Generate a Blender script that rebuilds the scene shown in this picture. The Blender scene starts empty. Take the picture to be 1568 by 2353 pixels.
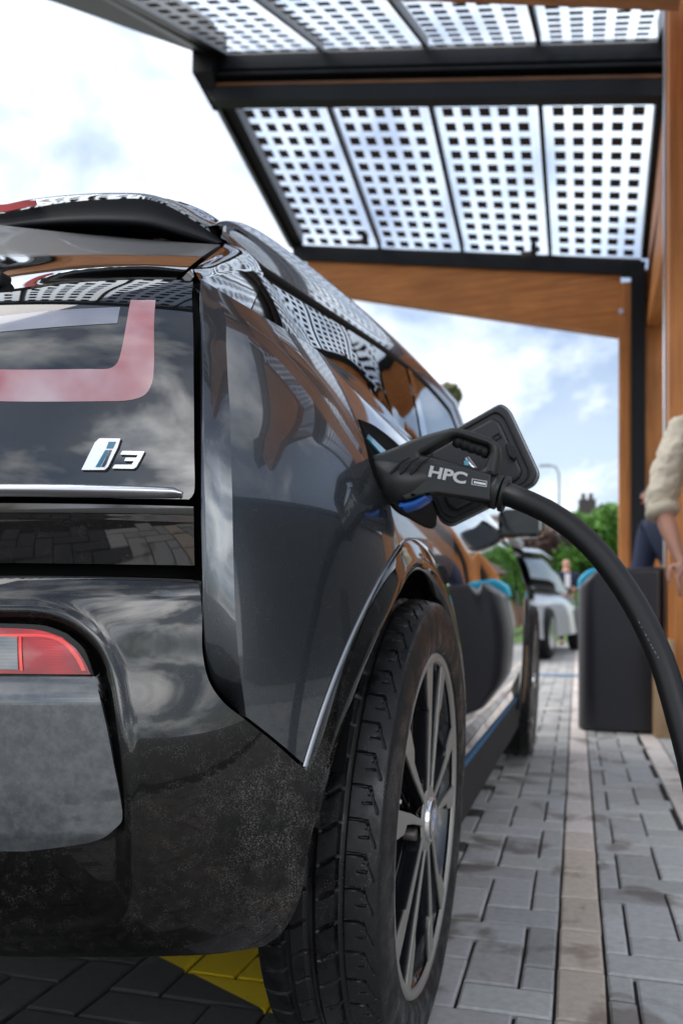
import bpy, bmesh, math, random
from mathutils import Vector, Matrix
from mathutils.geometry import tessellate_polygon
R = math.radians
random.seed(7)
sc = bpy.context.scene
col = sc.collection

# ------------------------------------------------------------ camera
F, CX, HY, H = 1900.0, 784.0, 1395.0, 0.69
TH = math.atan((1350 - 784) / F)
cT, sT = math.cos(TH), math.sin(TH)
cd = bpy.data.cameras.new("camera"); cam = bpy.data.objects.new("camera", cd); col.objects.link(cam)
sc.camera = cam
cam.location = (0, 0, H); cam.rotation_euler = (R(90), 0, TH)
cd.sensor_fit = 'VERTICAL'; cd.sensor_height = 36; cd.sensor_width = 24
cd.lens = F / 2352 * 36
cd.shift_y = (HY - 1176) / 2352
cd.clip_start = 0.02; cd.clip_end = 3000
cd.dof.use_dof = True; cd.dof.focus_distance = 0.93; cd.dof.aperture_fstop = 4.8; cd.dof.aperture_blades = 9
# ------------------------------------------------------------ sky and sun
SUN_EL, SUN_AZ = 52, -95      # azimuth from +Y towards +X
w = bpy.data.worlds.new("World"); sc.world = w; w.use_nodes = True
nt = w.node_tree; nt.nodes.clear()
def nn(t, kind, **kw):
    n = t.nodes.new(kind)
    for k, v in kw.items(): setattr(n, k, v)
    return n
out = nn(nt, 'ShaderNodeOutputWorld'); bg = nn(nt, 'ShaderNodeBackground'); bg2 = nn(nt, 'ShaderNodeBackground')
sky = nn(nt, 'ShaderNodeTexSky', sky_type='NISHITA', sun_disc=False)
sky.sun_elevation = R(SUN_EL); sky.sun_rotation = R(SUN_AZ); sky.air_density = 1.0; sky.dust_density = 1.5; sky.ozone_density = 1.5
bg.inputs[1].default_value = 0.07
nt.links.new(sky.outputs[0], bg.inputs[0])
tc = nn(nt, 'ShaderNodeTexCoord'); mp = nn(nt, 'ShaderNodeMapping'); mp.inputs['Scale'].default_value = (1, 1, 1.7)
mp.inputs['Location'].default_value = (0.35, 0.1, 0.32)
n1 = nn(nt, 'ShaderNodeTexNoise'); n1.inputs['Scale'].default_value = 2.3; n1.inputs['Detail'].default_value = 9; n1.inputs['Roughness'].default_value = 0.55; n1.inputs['Distortion'].default_value = 0.3
n2 = nn(nt, 'ShaderNodeTexNoise'); n2.inputs['Scale'].default_value = 3.4; n2.inputs['Detail'].default_value = 8
cr = nn(nt, 'ShaderNodeValToRGB'); cr.color_ramp.elements[0].position = 0.47; cr.color_ramp.elements[0].color = (0.15,) * 3 + (1,)
cr.color_ramp.elements[1].position = 0.63; cr.color_ramp.elements[1].color = (1,) * 4
cr2 = nn(nt, 'ShaderNodeValToRGB'); cr2.color_ramp.elements[0].position = 0.36; cr2.color_ramp.elements[0].color = (0.50, 0.56, 0.65, 1)
cr2.color_ramp.elements[1].position = 0.56; cr2.color_ramp.elements[1].color = (1.0, 1.0, 1.0, 1)
_sd = (math.sin(R(SUN_AZ)) * math.cos(R(SUN_EL)), math.cos(R(SUN_AZ)) * math.cos(R(SUN_EL)), math.sin(R(SUN_EL)))
dt = nn(nt, 'ShaderNodeVectorMath', operation='DOT_PRODUCT'); dt.inputs[1].default_value = _sd
mr = nn(nt, 'ShaderNodeMapRange'); mr.interpolation_type = 'SMOOTHSTEP'
mr.inputs[1].default_value = -0.7; mr.inputs[2].default_value = 1.0; mr.inputs[3].default_value = 0.72; mr.inputs[4].default_value = 1.15
# added bright lobe low in the sky, back right, to lift the car's reflections
_bd = (math.sin(R(152)) * math.cos(R(16)), math.cos(R(152)) * math.cos(R(16)), math.sin(R(16)))
db = nn(nt, 'ShaderNodeVectorMath', operation='DOT_PRODUCT'); db.inputs[1].default_value = _bd
mb = nn(nt, 'ShaderNodeMapRange'); mb.interpolation_type = 'SMOOTHSTEP'
mb.inputs[1].default_value = 0.80; mb.inputs[2].default_value = 0.97; mb.inputs[3].default_value = 0.0; mb.inputs[4].default_value = 1.7
ad = nn(nt, 'ShaderNodeMath', operation='ADD')
nt.links.new(tc.outputs['Generated'], db.inputs[0]); nt.links.new(db.outputs['Value'], mb.inputs[0]); nt.links.new(mb.outputs[0], ad.inputs[1])
nt.links.new(tc.outputs['Generated'], dt.inputs[0]); nt.links.new(dt.outputs['Value'], mr.inputs[0]); nt.links.new(mr.outputs[0], ad.inputs[0]); nt.links.new(ad.outputs[0], bg2.inputs[1])
mx = nn(nt, 'ShaderNodeMixShader')
for a, b in ((tc.outputs['Generated'], mp.inputs[0]), (mp.outputs[0], n1.inputs[0]), (mp.outputs[0], n2.inputs[0]),
             (n1.outputs[0], cr.inputs[0]), (n2.outputs[0], cr2.inputs[0]), (cr2.outputs[0], bg2.inputs[0]),
             (cr.outputs[0], mx.inputs[0]), (bg.outputs[0], mx.inputs[1]), (bg2.outputs[0], mx.inputs[2]), (mx.outputs[0], out.inputs[0])):
    nt.links.new(a, b)
sd = bpy.data.lights.new("sun", 'SUN'); so = bpy.data.objects.new("sun", sd); col.objects.link(so)
sd.energy = 1.5; sd.angle = R(60); sd.color = (1, 0.95, 0.88)
_d = Vector((math.sin(R(SUN_AZ)) * math.cos(R(SUN_EL)), math.cos(R(SUN_AZ)) * math.cos(R(SUN_EL)), math.sin(R(SUN_EL))))
so.rotation_euler = _d.to_track_quat('Z', 'Y').to_euler()
sc.view_settings.view_transform = 'Standard'; sc.view_settings.look = 'None'
sc.view_settings.exposure = 1.32; sc.view_settings.gamma = 1
sc.render.film_transparent = False
sc.cycles.max_bounces = 10; sc.cycles.transparent_max_bounces = 12; sc.cycles.caustics_reflective = False; sc.cycles.caustics_refractive = False

# ------------------------------------------------------------ measuring helpers
def ray(px, py):
    u = (px - CX) / F; v = (HY - py) / F
    return Vector((-sT + u * cT, cT + u * sT, v))
O = Vector((0, 0, H))
def atY(px, py, Y): d = ray(px, py); return O + d * (Y / d.y)
def atX(px, py, X): d = ray(px, py); return O + d * (X / d.x)
def atD(px, py, D): return O + ray(px, py) * D
def gnd(px, py): return atD(px, py, H * F / (py - HY))

# ------------------------------------------------------------ materials
M = {}
def principled(name, color, rough=0.5, metal=0.0, coat=0.0, spec=0.5, coat_rough=0.02, emit=None, estr=0, trans=0, ior=1.5):
    m = bpy.data.materials.new(name); m.use_nodes = True
    b = m.node_tree.nodes['Principled BSDF']
    b.inputs['Base Color'].default_value = (*color, 1); b.inputs['Roughness'].default_value = rough
    b.inputs['Metallic'].default_value = metal; b.inputs['Coat Weight'].default_value = coat
    b.inputs['Coat Roughness'].default_value = coat_rough; b.inputs['IOR'].default_value = ior
    b.inputs['Specular IOR Level'].default_value = spec; b.inputs['Transmission Weight'].default_value = trans
    if emit: b.inputs['Emission Color'].default_value = (*emit, 1); b.inputs['Emission Strength'].default_value = estr
    M[name] = m
    return m
def node_tools(m):
    t = m.node_tree; b = t.nodes['Principled BSDF']
    tc = nn(t, 'ShaderNodeTexCoord')
    def noise(scale, detail=4, rough=0.5, src='Object', dist=0.0, vec=None):
        n = nn(t, 'ShaderNodeTexNoise'); n.inputs['Scale'].default_value = scale; n.inputs['Detail'].default_value = detail
        n.inputs['Roughness'].default_value = rough; n.inputs['Distortion'].default_value = dist
        t.links.new(vec or tc.outputs[src], n.inputs['Vector']); return n.outputs[0]
    def ramp(src, p0, p1, c0=(0, 0, 0), c1=(1, 1, 1)):
        r = nn(t, 'ShaderNodeValToRGB'); e = r.color_ramp.elements
        e[0].position = p0; e[1].position = p1; e[0].color = (*c0, 1); e[1].color = (*c1, 1)
        t.links.new(src, r.inputs[0]); return r.outputs[0]
    def math_(op, a, b=None, clamp=False):
        n = nn(t, 'ShaderNodeMath', operation=op); n.use_clamp = clamp
        for i, x in enumerate((a, b)):
            if x is None: continue
            if isinstance(x, (int, float)): n.inputs[i].default_value = x
            else: t.links.new(x, n.inputs[i])
        return n.outputs[0]
    def mix(fac, a, b):
        n = nn(t, 'ShaderNodeMix', data_type='RGBA')
        for i, x in ((0, fac), (6, a), (7, b)):
            if isinstance(x, (int, float)): n.inputs[i].default_value = x
            elif isinstance(x, tuple): n.inputs[i].default_value = (*x, 1)
            else: t.links.new(x, n.inputs[i])
        return n.outputs[2]
    def bump(h, strength=0.3, dist=0.01):
        n = nn(t, 'ShaderNodeBump'); n.inputs['Strength'].default_value = strength; n.inputs['Distance'].default_value = dist
        t.links.new(h, n.inputs['Height']); t.links.new(n.outputs[0], b.inputs['Normal'])
    def sep(src='Object'):
        s = nn(t, 'ShaderNodeSeparateXYZ'); t.links.new(tc.outputs[src], s.inputs[0]); return s.outputs
    return t, b, tc, noise, ramp, math_, mix, bump, sep

def dusty(m, base, rough0, amount=0.5, film=0.0, dust=(0.26, 0.24, 0.22), low=True, speck=620, haze=0.0):
    """small pale dust specks, denser low on the body, on a glossy paint"""
    t, b, tc, noise, ramp, math_, mix, bump, sep = node_tools(m)
    v = nn(t, 'ShaderNodeTexVoronoi', feature='F1'); v.inputs['Scale'].default_value = speck
    t.links.new(tc.outputs['Object'], v.inputs['Vector'])
    spots = ramp(v.outputs['Distance'], 0.20, 0.36, (1, 1, 1), (0, 0, 0))
    big = noise(9, 5, 0.6); mid = noise(70, 4, 0.7)
    dens = ramp(mid, 0.48, 0.64)
    sel = math_('MULTIPLY', spots, dens)
    patch = ramp(big, 0.35, 0.65, (0.35,) * 3, (1, 1, 1))
    f = math_('MULTIPLY', sel, patch)
    z = sep()[2]
    if low:
        g = nn(t, 'ShaderNodeMapRange'); g.inputs[1].default_value = 1.0; g.inputs[2].default_value = 0.35; g.inputs[3].default_value = 0.25; g.inputs[4].default_value = 1.0
        t.links.new(z, g.inputs[0]); f = math_('MULTIPLY', f, g.outputs[0])
    f = math_('MULTIPLY', f, amount, True)
    if haze:
        hz = math_('MULTIPLY', ramp(noise(80, 6, 0.75), 0.42, 0.70), haze, True)
        f = math_('MAXIMUM', f, hz)
    if film:
        gz = nn(t, 'ShaderNodeMapRange'); gz.inputs[1].default_value = 0.66; gz.inputs[2].default_value = 0.46; t.links.new(z if low else sep()[2], gz.inputs[0])
        filmf = math_('MULTIPLY', gz.outputs[0], ramp(noise(14, 5, 0.7), 0.25, 0.6, (0.55,) * 3, (1, 1, 1)))
    if film:
        xyz = sep(); gx = nn(t, 'ShaderNodeMapRange'); gx.inputs[1].default_value = -0.40; gx.inputs[2].default_value = -0.315; t.links.new(xyz[0], gx.inputs[0])
        gz2 = nn(t, 'ShaderNodeMapRange'); gz2.inputs[1].default_value = 0.60; gz2.inputs[2].default_value = 0.50; t.links.new(xyz[2], gz2.inputs[0])
        gg = math_('MULTIPLY', math_('MULTIPLY', gx.outputs[0], gz2.outputs[0]), math_('MULTIPLY', ramp(noise(500, 3, 0.8), 0.50, 0.66), ramp(noise(24, 5, 0.7), 0.42, 0.60)))
        gg = math_('MULTIPLY', gg, 0.6, True)
        f = math_('MAXIMUM', f, gg)
    t.links.new(mix(f, base, dust), b.inputs['Base Color'])
    rr = math_('ADD', math_('MULTIPLY', f, 0.6), rough0, True)
    cw = math_('SUBTRACT', 1.0, f, True)
    if film:
        ff = math_('MULTIPLY', filmf, film, True); rr = math_('MAXIMUM', rr, math_('MULTIPLY', ff, 0.42)); cw = math_('MULTIPLY', cw, math_('SUBTRACT', 1.0, ff, True))
        b.inputs['Specular IOR Level'].default_value = 0.15
    t.links.new(rr, b.inputs['Roughness']); t.links.new(cw, b.inputs['Coat Weight'])
    b.inputs['Metallic'].default_value = b.inputs['Metallic'].default_value
    return m

paint = principled('metallic grey paint', (0.035, 0.038, 0.045), 0.32, 0.8, 1.0)
dusty(paint, (0.060, 0.067, 0.075), 0.24, 0.4)
gblack = principled('gloss black', (0.004, 0.004, 0.004), 0.04, 0, 1.0)
dusty(gblack, (0.004, 0.004, 0.0045), 0.04, 0.35)
bump_black = principled('dirty bumper black', (0.006, 0.006, 0.006), 0.08, 0, 1.0)
dusty(bump_black, (0.0025, 0.0025, 0.0025), 0.06, 0.55, haze=0.0, speck=900, film=0.85)
dirtgrey = principled('grimy grey paint', (0.06, 0.065, 0.07), 0.35, 0.4, 1.0)
dusty(dirtgrey, (0.075, 0.082, 0.088), 0.32, 0.5, dust=(0.20, 0.20, 0.20), haze=0.45)
principled('tailgate glass', (0.006, 0.007, 0.008), 0.02, 0, 1.0)
principled('dark glass', (0.002, 0.002, 0.002), 0.0, 0, 0.0, spec=0.5)
dustglass = principled('dusty rear glass', (0.01, 0.01, 0.01), 0.05, 0, 1.0)
t, b, tc, noise, ramp, math_, mix, bump, sep = node_tools(dustglass)
zz = math_('ADD', sep()[2], math_('MULTIPLY', noise(3, 2), 0.02))
top_ = nn(t, 'ShaderNodeMapRange'); top_.inputs[1].default_value = 1.160; top_.inputs[2].default_value = 1.174; t.links.new(zz, top_.inputs[0])   # above the wiper's sweep
gr = ramp(noise(420, 4, 0.8), 0.35, 0.70); tp_ = math_('MULTIPLY', top_.outputs[0], 0.88)
t.links.new(mix(tp_, (0.006, 0.006, 0.006), mix(gr, (0.005, 0.005, 0.0048), (0.024, 0.0225, 0.021))), b.inputs['Base Color'])
t.links.new(math_('ADD', math_('MULTIPLY', tp_, 0.55), math_('MULTIPLY', gr, 0.03), True), b.inputs['Roughness'])
t.links.new(math_('SUBTRACT', 1.0, tp_, True), b.inputs['Coat Weight'])
principled('matt black', (0.008, 0.008, 0.009), 0.6, spec=0.3)
principled('spoiler black', (0.0015, 0.0020, 0.0035), 0.7, spec=0.15)
principled('void black', (0.002, 0.002, 0.002), 0.9, spec=0.1)
principled('seam rubber', (0.008, 0.008, 0.008), 0.7)
principled('chrome', (0.75, 0.76, 0.78), 0.16, 1.0)
principled('satin silver', (0.62, 0.63, 0.65), 0.28, 1.0)
principled('badge face', (0.80, 0.81, 0.82), 0.25, 0.3, 1.0)
principled('badge blue', (0.0, 0.10, 0.17), 0.3, 0.3, 1.0)
principled('cyan trim', (0.0, 0.28, 0.42), 0.35, 0, 0.5)
principled('sill blue', (0.0, 0.09, 0.20), 0.5)
principled('latch blue', (0.0, 0.07, 0.33), 0.4)
principled('clear lens', (0.55, 0.56, 0.60), 0.12, 0, 1.0)
principled('grit', (0.09, 0.08, 0.07), 0.9)

def cell_lens(name, c0, c1, stripes=0):
    m = principled(name, c0, 0.12, 0, 1.0)
    t, b, tc, noise, ramp, math_, mix, bump, sep = node_tools(m)
    x, y, z = sep()
    if stripes:
        s = math_('SINE', math_('MULTIPLY', z, stripes)); f = ramp(s, 0.2, 0.8)
        n = ramp(noise(14, 2), 0.35, 0.65)
        t.links.new(mix(math_('MULTIPLY', f, 0.5), mix(n, c0, c1), tuple(min(1, k * 1.6) for k in c0)), b.inputs['Base Color'])
    else:
        n = ramp(noise(12, 3, 0.5), 0.35, 0.68)
        t.links.new(mix(n, c0, c1), b.inputs['Base Color'])
    return m
cell_lens('pink lamp lens', (0.34, 0.12, 0.13), (0.46, 0.34, 0.36))
cell_lens('white lamp lens', (0.13, 0.135, 0.17), (0.22, 0.23, 0.27), 2600)
cell_lens('red fog lens', (0.20, 0.004, 0.003), (0.55, 0.02, 0.012), 2200)
principled('red rim lens', (0.85, 0.05, 0.03), 0.15, 0, 1.0)
cell_lens('clear fog lens', (0.12, 0.13, 0.135), (0.22, 0.23, 0.235), 1800)
principled('brake lens', (0.55, 0.06, 0.07), 0.1, 0, 1.0)

rub = principled('tyre rubber', (0.016, 0.016, 0.016), 0.42, 0, 0.0, spec=0.35)
t, b, tc, noise, ramp, math_, mix, bump, sep = node_tools(rub)
v = nn(t, 'ShaderNodeTexVoronoi'); v.inputs['Scale'].default_value = 380; t.links.new(tc.outputs['Object'], v.inputs['Vector'])
sp = math_('MULTIPLY', ramp(v.outputs['Distance'], 0.14, 0.26, (1, 1, 1), (0, 0, 0)), ramp(noise(30, 4, 0.7), 0.50, 0.66))
t.links.new(mix(math_('MULTIPLY', sp, 0.6), (0.004, 0.004, 0.0045), (0.20, 0.18, 0.165)), b.inputs['Base Color'])
t.links.new(ramp(noise(22, 5, 0.6), 0.40, 0.60, (0.26,) * 3, (0.6,) * 3), b.inputs['Roughness'])
bump(noise(600, 3), 0.15, 0.002)
principled('machined alloy', (0.30, 0.285, 0.26), 0.48, 0.5, 0.15)
principled('alloy black', (0.008, 0.008, 0.010), 0.18, 0.0, 0.8)
principled('reflected blue', (0.02, 0.04, 0.09), 0.2, 0.2, 1.0)
principled('brake steel', (0.10, 0.09, 0.085), 0.5, 0.6)
plug = principled('plug plastic', (0.014, 0.015, 0.015), 0.45, spec=0.35)
t, b, tc, noise, ramp, math_, mix, bump, sep = node_tools(plug)
bump(noise(900, 2), 0.12, 0.001)
t.links.new(ramp(noise(25, 4), 0.3, 0.7, (0.36,) * 3, (0.5,) * 3), b.inputs['Roughness'])
principled('cable jacket', (0.006, 0.006, 0.0065), 0.45, spec=0.35)
principled('print white', (0.42, 0.43, 0.43), 0.5)
principled('flap plastic', (0.012, 0.013, 0.015), 0.4, spec=0.35)
principled('steel black', (0.004, 0.0045, 0.0055), 0.55, 0.0, spec=0.25)
principled('charger shell', (0.011, 0.010, 0.015), 0.36)
principled('charger cyan', (0.0, 0.33, 0.52), 0.4)

def wood(name, c0, c1, axis):
    m = principled(name, c0, 0.5, spec=0.35)
    t, b, tc, noise, ramp, math_, mix, bump, sep = node_tools(m)
    mp = nn(t, 'ShaderNodeMapping'); sca = [26, 26, 26]; sca[axis] = 1.2; mp.inputs['Scale'].default_value = sca
    t.links.new(tc.outputs['Object'], mp.inputs[0])
    g = noise(1.5, 6, 0.6, vec=mp.outputs[0], dist=0.6)
    k = noise(2.2, 3)
    t.links.new(mix(ramp(k, 0.3, 0.75, (0.05,) * 3, (0.75,) * 3), mix(ramp(g, 0.35, 0.65), tuple(x * 0.75 for x in c0), tuple(x * 1.1 for x in c1)), tuple(x * 0.62 for x in c0)), b.inputs['Base Color'])
    bump(g, 0.15, 0.004)
WD0, WD1 = (0.46, 0.16, 0.035), (0.55, 0.21, 0.058)
wood('glulam upright', WD0, WD1, 2); wood('glulam cross', WD0, WD1, 0); wood('glulam along', WD0, WD1, 1)
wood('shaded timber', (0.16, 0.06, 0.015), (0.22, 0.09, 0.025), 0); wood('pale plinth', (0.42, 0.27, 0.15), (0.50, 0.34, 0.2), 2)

# ------------------------------------------------------------ object helpers
def tag(o, label=None, cat=None, group=None, kind=None):
    if label: o['label'] = label
    if cat: o['category'] = cat
    if group: o['group'] = group
    if kind: o['kind'] = kind
    return o
def empty(name, loc=(0, 0, 0), rz=0):
    o = bpy.data.objects.new(name, None); col.objects.link(o); o.location = loc; o.rotation_euler.z = rz
    o.empty_display_size = 0.1
    return o
def mk(name, vs, fs, mat, parent=None, smooth=True, mats=None, fmat=None, origin=None):
    me = bpy.data.meshes.new(name)
    if origin is not None: vs = [Vector(p) - Vector(origin) for p in vs]
    me.from_pydata([tuple(p) for p in vs], [], fs); me.validate()
    for m in (mats or [mat]): me.materials.append(M[m] if isinstance(m, str) else m)
    if fmat: me.polygons.foreach_set('material_index', fmat)
    me.polygons.foreach_set('use_smooth', [smooth] * len(me.polygons)); me.update()
    o = bpy.data.objects.new(name, me); col.objects.link(o)
    if origin is not None: o.location = origin
    if parent: o.parent = parent
    return o
def lerp(a, b, t): return a + (b - a) * t
def curve(pts, n, smooth=True):
    """n+1 samples, equal in arc length, through pts (Vectors of any size)"""
    pts = [Vector(p) for p in pts]
    if smooth and len(pts) > 2:
        dense = []
        for i in range(len(pts) - 1):
            p1, p2 = pts[i], pts[i + 1]
            p0 = pts[i - 1] if i else p1 * 2 - p2
            p3 = pts[i + 2] if i + 2 < len(pts) else p2 * 2 - p1
            t1 = max((p1 - p0).length, 1e-6) ** 0.5; t2 = max((p2 - p1).length, 1e-6) ** 0.5; t3 = max((p3 - p2).length, 1e-6) ** 0.5
            m1 = (p2 - p1) + ((p1 - p0) / t1 - (p2 - p0) / (t1 + t2)) * t2
            m2 = (p2 - p1) + ((p3 - p2) / t3 - (p3 - p1) / (t2 + t3)) * t2
            for k in range(12):
                t = k / 12; t2_, t3_ = t * t, t * t * t
                dense.append(p1 * (2 * t3_ - 3 * t2_ + 1) + m1 * (t3_ - 2 * t2_ + t) + p2 * (-2 * t3_ + 3 * t2_) + m2 * (t3_ - t2_))
        dense.append(pts[-1]); pts = dense
    L = [0]
    for i in range(1, len(pts)): L.append(L[-1] + (pts[i] - pts[i - 1]).length)
    res = []; j = 0
    for k in range(n + 1):
        s = L[-1] * k / n
        while j < len(L) - 2 and L[j + 1] < s: j += 1
        d = L[j + 1] - L[j]
        res.append(pts[j].lerp(pts[j + 1], (s - L[j]) / d if d > 1e-12 else 0))
    return res
def coons(top, bot, left, right, nu, nv):
    """top/bot run left to right, left/right run top to bottom"""
    T = top if len(top) == nu + 1 else curve(top, nu); B = bot if len(bot) == nu + 1 else curve(bot, nu)
    Lc = left if len(left) == nv + 1 else curve(left, nv); Rc = right if len(right) == nv + 1 else curve(right, nv)
    g = []
    for j in range(nv + 1):
        v = j / nv; row = []
        for i in range(nu + 1):
            u = i / nu
            row.append(T[i] * (1 - v) + B[i] * v + Lc[j] * (1 - u) + Rc[j] * u
                       - (T[0] * ((1 - u) * (1 - v)) + T[-1] * (u * (1 - v)) + B[0] * ((1 - u) * v) + B[-1] * (u * v)))
        g.append(row)
    return g
XC = -1.12
def grid_mesh(name, g, mat, parent, mirror='none', skirt=0.0, smooth=True, edge=0.0, flip=False):
    """g: rows of 3D points. skirt: a folded-back rim of that depth"""
    nv, nu = len(g) - 1, len(g[0]) - 1
    vs = [p for r in g for p in r]; W = nu + 1
    fs = [(j * W + i, (j + 1) * W + i, (j + 1) * W + i + 1, j * W + i + 1) for j in range(nv) for i in range(nu)]
    if flip: fs = [f[::-1] for f in fs]
    if skirt:
        def nrm(j, i):
            a = g[j][min(i + 1, nu)] - g[j][max(i - 1, 0)]; b = g[min(j + 1, nv)][i] - g[max(j - 1, 0)][i]
            n = b.cross(a)
            if n.length < 1e-12: return Vector((0, 0, 0))
            n.normalize(); return n
        ring = [(0, i) for i in range(W)] + [(j, nu) for j in range(1, nv + 1)] + [(nv, i) for i in range(nu - 1, -1, -1)] + [(j, 0) for j in range(nv - 1, 0, -1)]
        sgn = -1 if flip else 1
        b0 = len(vs)
        for (j, i) in ring: vs.append(g[j][i] - nrm(j, i) * skirt * sgn)
        n = len(ring)
        for k in range(n):
            a = ring[k][0] * W + ring[k][1]; k2 = (k + 1) % n; b = ring[k2][0] * W + ring[k2][1]
            f = (a, b, b0 + k2, b0 + k)
            fs.append(f[::-1] if flip else f)
    if mirror == 'same':
        n0 = len(vs)
        vs = vs + [Vector((2 * XC - p.x, p.y, p.z)) for p in vs]
        fs = fs + [tuple(i + n0 for i in f[::-1]) for f in fs]
    o = mk(name, vs, fs, mat, parent, smooth)
    if skirt: sharp(o, 40)
    if mirror == 'pair':
        mk(name, [Vector((2 * XC - p.x, p.y, p.z)) for p in vs], [f[::-1] for f in fs], mat, parent, smooth)
        if skirt: pass
    return o
def sharp(o, deg):
    me = o.data; bm = bmesh.new(); bm.from_mesh(me)
    for e in bm.edges:
        if len(e.link_faces) == 2 and e.calc_face_angle(0) > R(deg): e.smooth = False
    bm.to_mesh(me); bm.free()
def tube(name, pts, rad, mat, parent=None, n=16, steps=None, smooth=True, cap=True, origin=None):
    if steps: 
        P4 = [Vector((*p, r)) for p, r in zip(pts, rad if isinstance(rad, (list, tuple)) else [rad] * len(pts))]
        C = curve(P4, steps); pts = [Vector(c[:3]) for c in C]; rad = [c[3] for c in C]
    pts = [Vector(p) for p in pts]
    if not isinstance(rad, (list, tuple)): rad = [rad] * len(pts)
    vs, fs = [], []; up = None
    for i, p in enumerate(pts):
        d = (pts[min(i + 1, len(pts) - 1)] - pts[max(i - 1, 0)]).normalized()
        if up is None: up = Vector((0, 0, 1)) if abs(d.z) < 0.9 else Vector((1, 0, 0))
        s = d.cross(up).normalized(); up = s.cross(d).normalized()
        for k in range(n):
            a = 2 * math.pi * k / n
            vs.append(p + (s * math.cos(a) + up * math.sin(a)) * rad[i])
    for i in range(len(pts) - 1):
        for k in range(n):
            fs.append((i * n + k, i * n + (k + 1) % n, (i + 1) * n + (k + 1) % n, (i + 1) * n + k))
    if cap: fs += [tuple(range(n))[::-1], tuple((len(pts) - 1) * n + k for k in range(n))]
    o = mk(name, vs, fs, mat, parent, smooth, origin=origin); sharp(o, 50)
    return o
def box(name, c, s, mat, parent=None, bev=0.004, rot=None, origin=None, taper=None):
    bm = bmesh.new(); bmesh.ops.create_cube(bm, size=1)
    for v in bm.verts:
        k = taper if (taper and v.co.z > 0) else 1
        v.co = Vector((v.co.x * s[0] * k, v.co.y * s[1] * k, v.co.z * s[2]))
    if bev: bmesh.ops.bevel(bm, geom=list(bm.edges), offset=min(bev, min(s) * 0.3), segments=2, affect='EDGES', profile=0.6)
    if rot: bmesh.ops.transform(bm, matrix=rot, verts=bm.verts)
    bmesh.ops.translate(bm, verts=bm.verts, vec=Vector(c))
    me = bpy.data.meshes.new(name); bm.to_mesh(me); bm.free()
    me.materials.append(M[mat] if isinstance(mat, str) else mat)
    o = bpy.data.objects.new(name, me); col.objects.link(o)
    if parent: o.parent = parent
    return o
def hexa(name, p8, mat, parent=None, bev=0.0):
    """p8: bottom four then top four corners"""
    bm = bmesh.new(); v = [bm.verts.new(p) for p in p8]
    for f in ((3, 2, 1, 0), (4, 5, 6, 7), (0, 1, 5, 4), (1, 2, 6, 5), (2, 3, 7, 6), (3, 0, 4, 7)): bm.faces.new([v[i] for i in f])
    bmesh.ops.recalc_face_normals(bm, faces=bm.faces)
    if bev: bmesh.ops.bevel(bm, geom=list(bm.edges), offset=bev, segments=2, affect='EDGES', profile=0.6)
    me = bpy.data.meshes.new(name); bm.to_mesh(me); bm.free(); me.materials.append(M[mat])
    o = bpy.data.objects.new(name, me); col.objects.link(o)
    if parent: o.parent = parent
    return o
def plate(name, loops, origin, ax, ay, depth, bevel, mat, parent=None, res=3, cyclic_smooth=False):
    """2-D outline(s) with holes, extruded and rounded, laid in the plane ax, ay at origin"""
    cu = bpy.data.curves.new(name, 'CURVE'); cu.dimensions = '2D'; cu.fill_mode = 'BOTH'
    cu.extrude = max(depth / 2 - bevel, 0); cu.bevel_depth = bevel; cu.bevel_resolution = res; cu.offset = -bevel
    for lp in loops:
        s = cu.splines.new('POLY'); s.points.add(len(lp) - 1); s.use_cyclic_u = True
        for p, q in zip(s.points, lp): p.co = (q[0], q[1], 0, 1)
    tmp = bpy.data.objects.new('tmp', cu); col.objects.link(tmp)
    dg = bpy.context.evaluated_depsgraph_get(); dg.update()
    me = bpy.data.meshes.new_from_object(tmp.evaluated_get(dg))
    bpy.data.objects.remove(tmp); bpy.data.curves.remove(cu)
    ax, ay = Vector(ax).normalized(), Vector(ay).normalized(); az = ax.cross(ay).normalized()
    m = Matrix((ax, ay, az)).transposed().to_4x4(); m.translation = Vector(origin)
    me.transform(m); me.name = name; me.materials.clear(); me.materials.append(M[mat])
    me.polygons.foreach_set('use_smooth', [True] * len(me.polygons))
    o = bpy.data.objects.new(name, me); col.objects.link(o)
    if parent: o.parent = parent
    sharp(o, 35)
    return o
def text_mesh(name, body, size, origin, ax, ay, mat, parent=None, sx=1.0, shear=0.0, depth=0.0006, offset=0.0):
    cu = bpy.data.curves.new(name, 'FONT'); cu.body = body; cu.size = size; cu.extrude = depth; cu.shear = shear; cu.offset = offset
    cu.align_x = 'CENTER'; cu.align_y = 'CENTER'
    tmp = bpy.data.objects.new('tmp', cu); col.objects.link(tmp)
    dg = bpy.context.evaluated_depsgraph_get(); dg.update()
    me = bpy.data.meshes.new_from_object(tmp.evaluated_get(dg))
    bpy.data.objects.remove(tmp)
    ax, ay = Vector(ax).normalized(), Vector(ay).normalized(); az = ax.cross(ay).normalized()
    m = Matrix((ax * sx, ay, az)).transposed().to_4x4(); m.translation = Vector(origin)
    me.transform(m); me.materials.clear(); me.materials.append(M[mat])
    o = bpy.data.objects.new(name, me); col.objects.link(o)
    if parent: o.parent = parent
    return o
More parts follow.
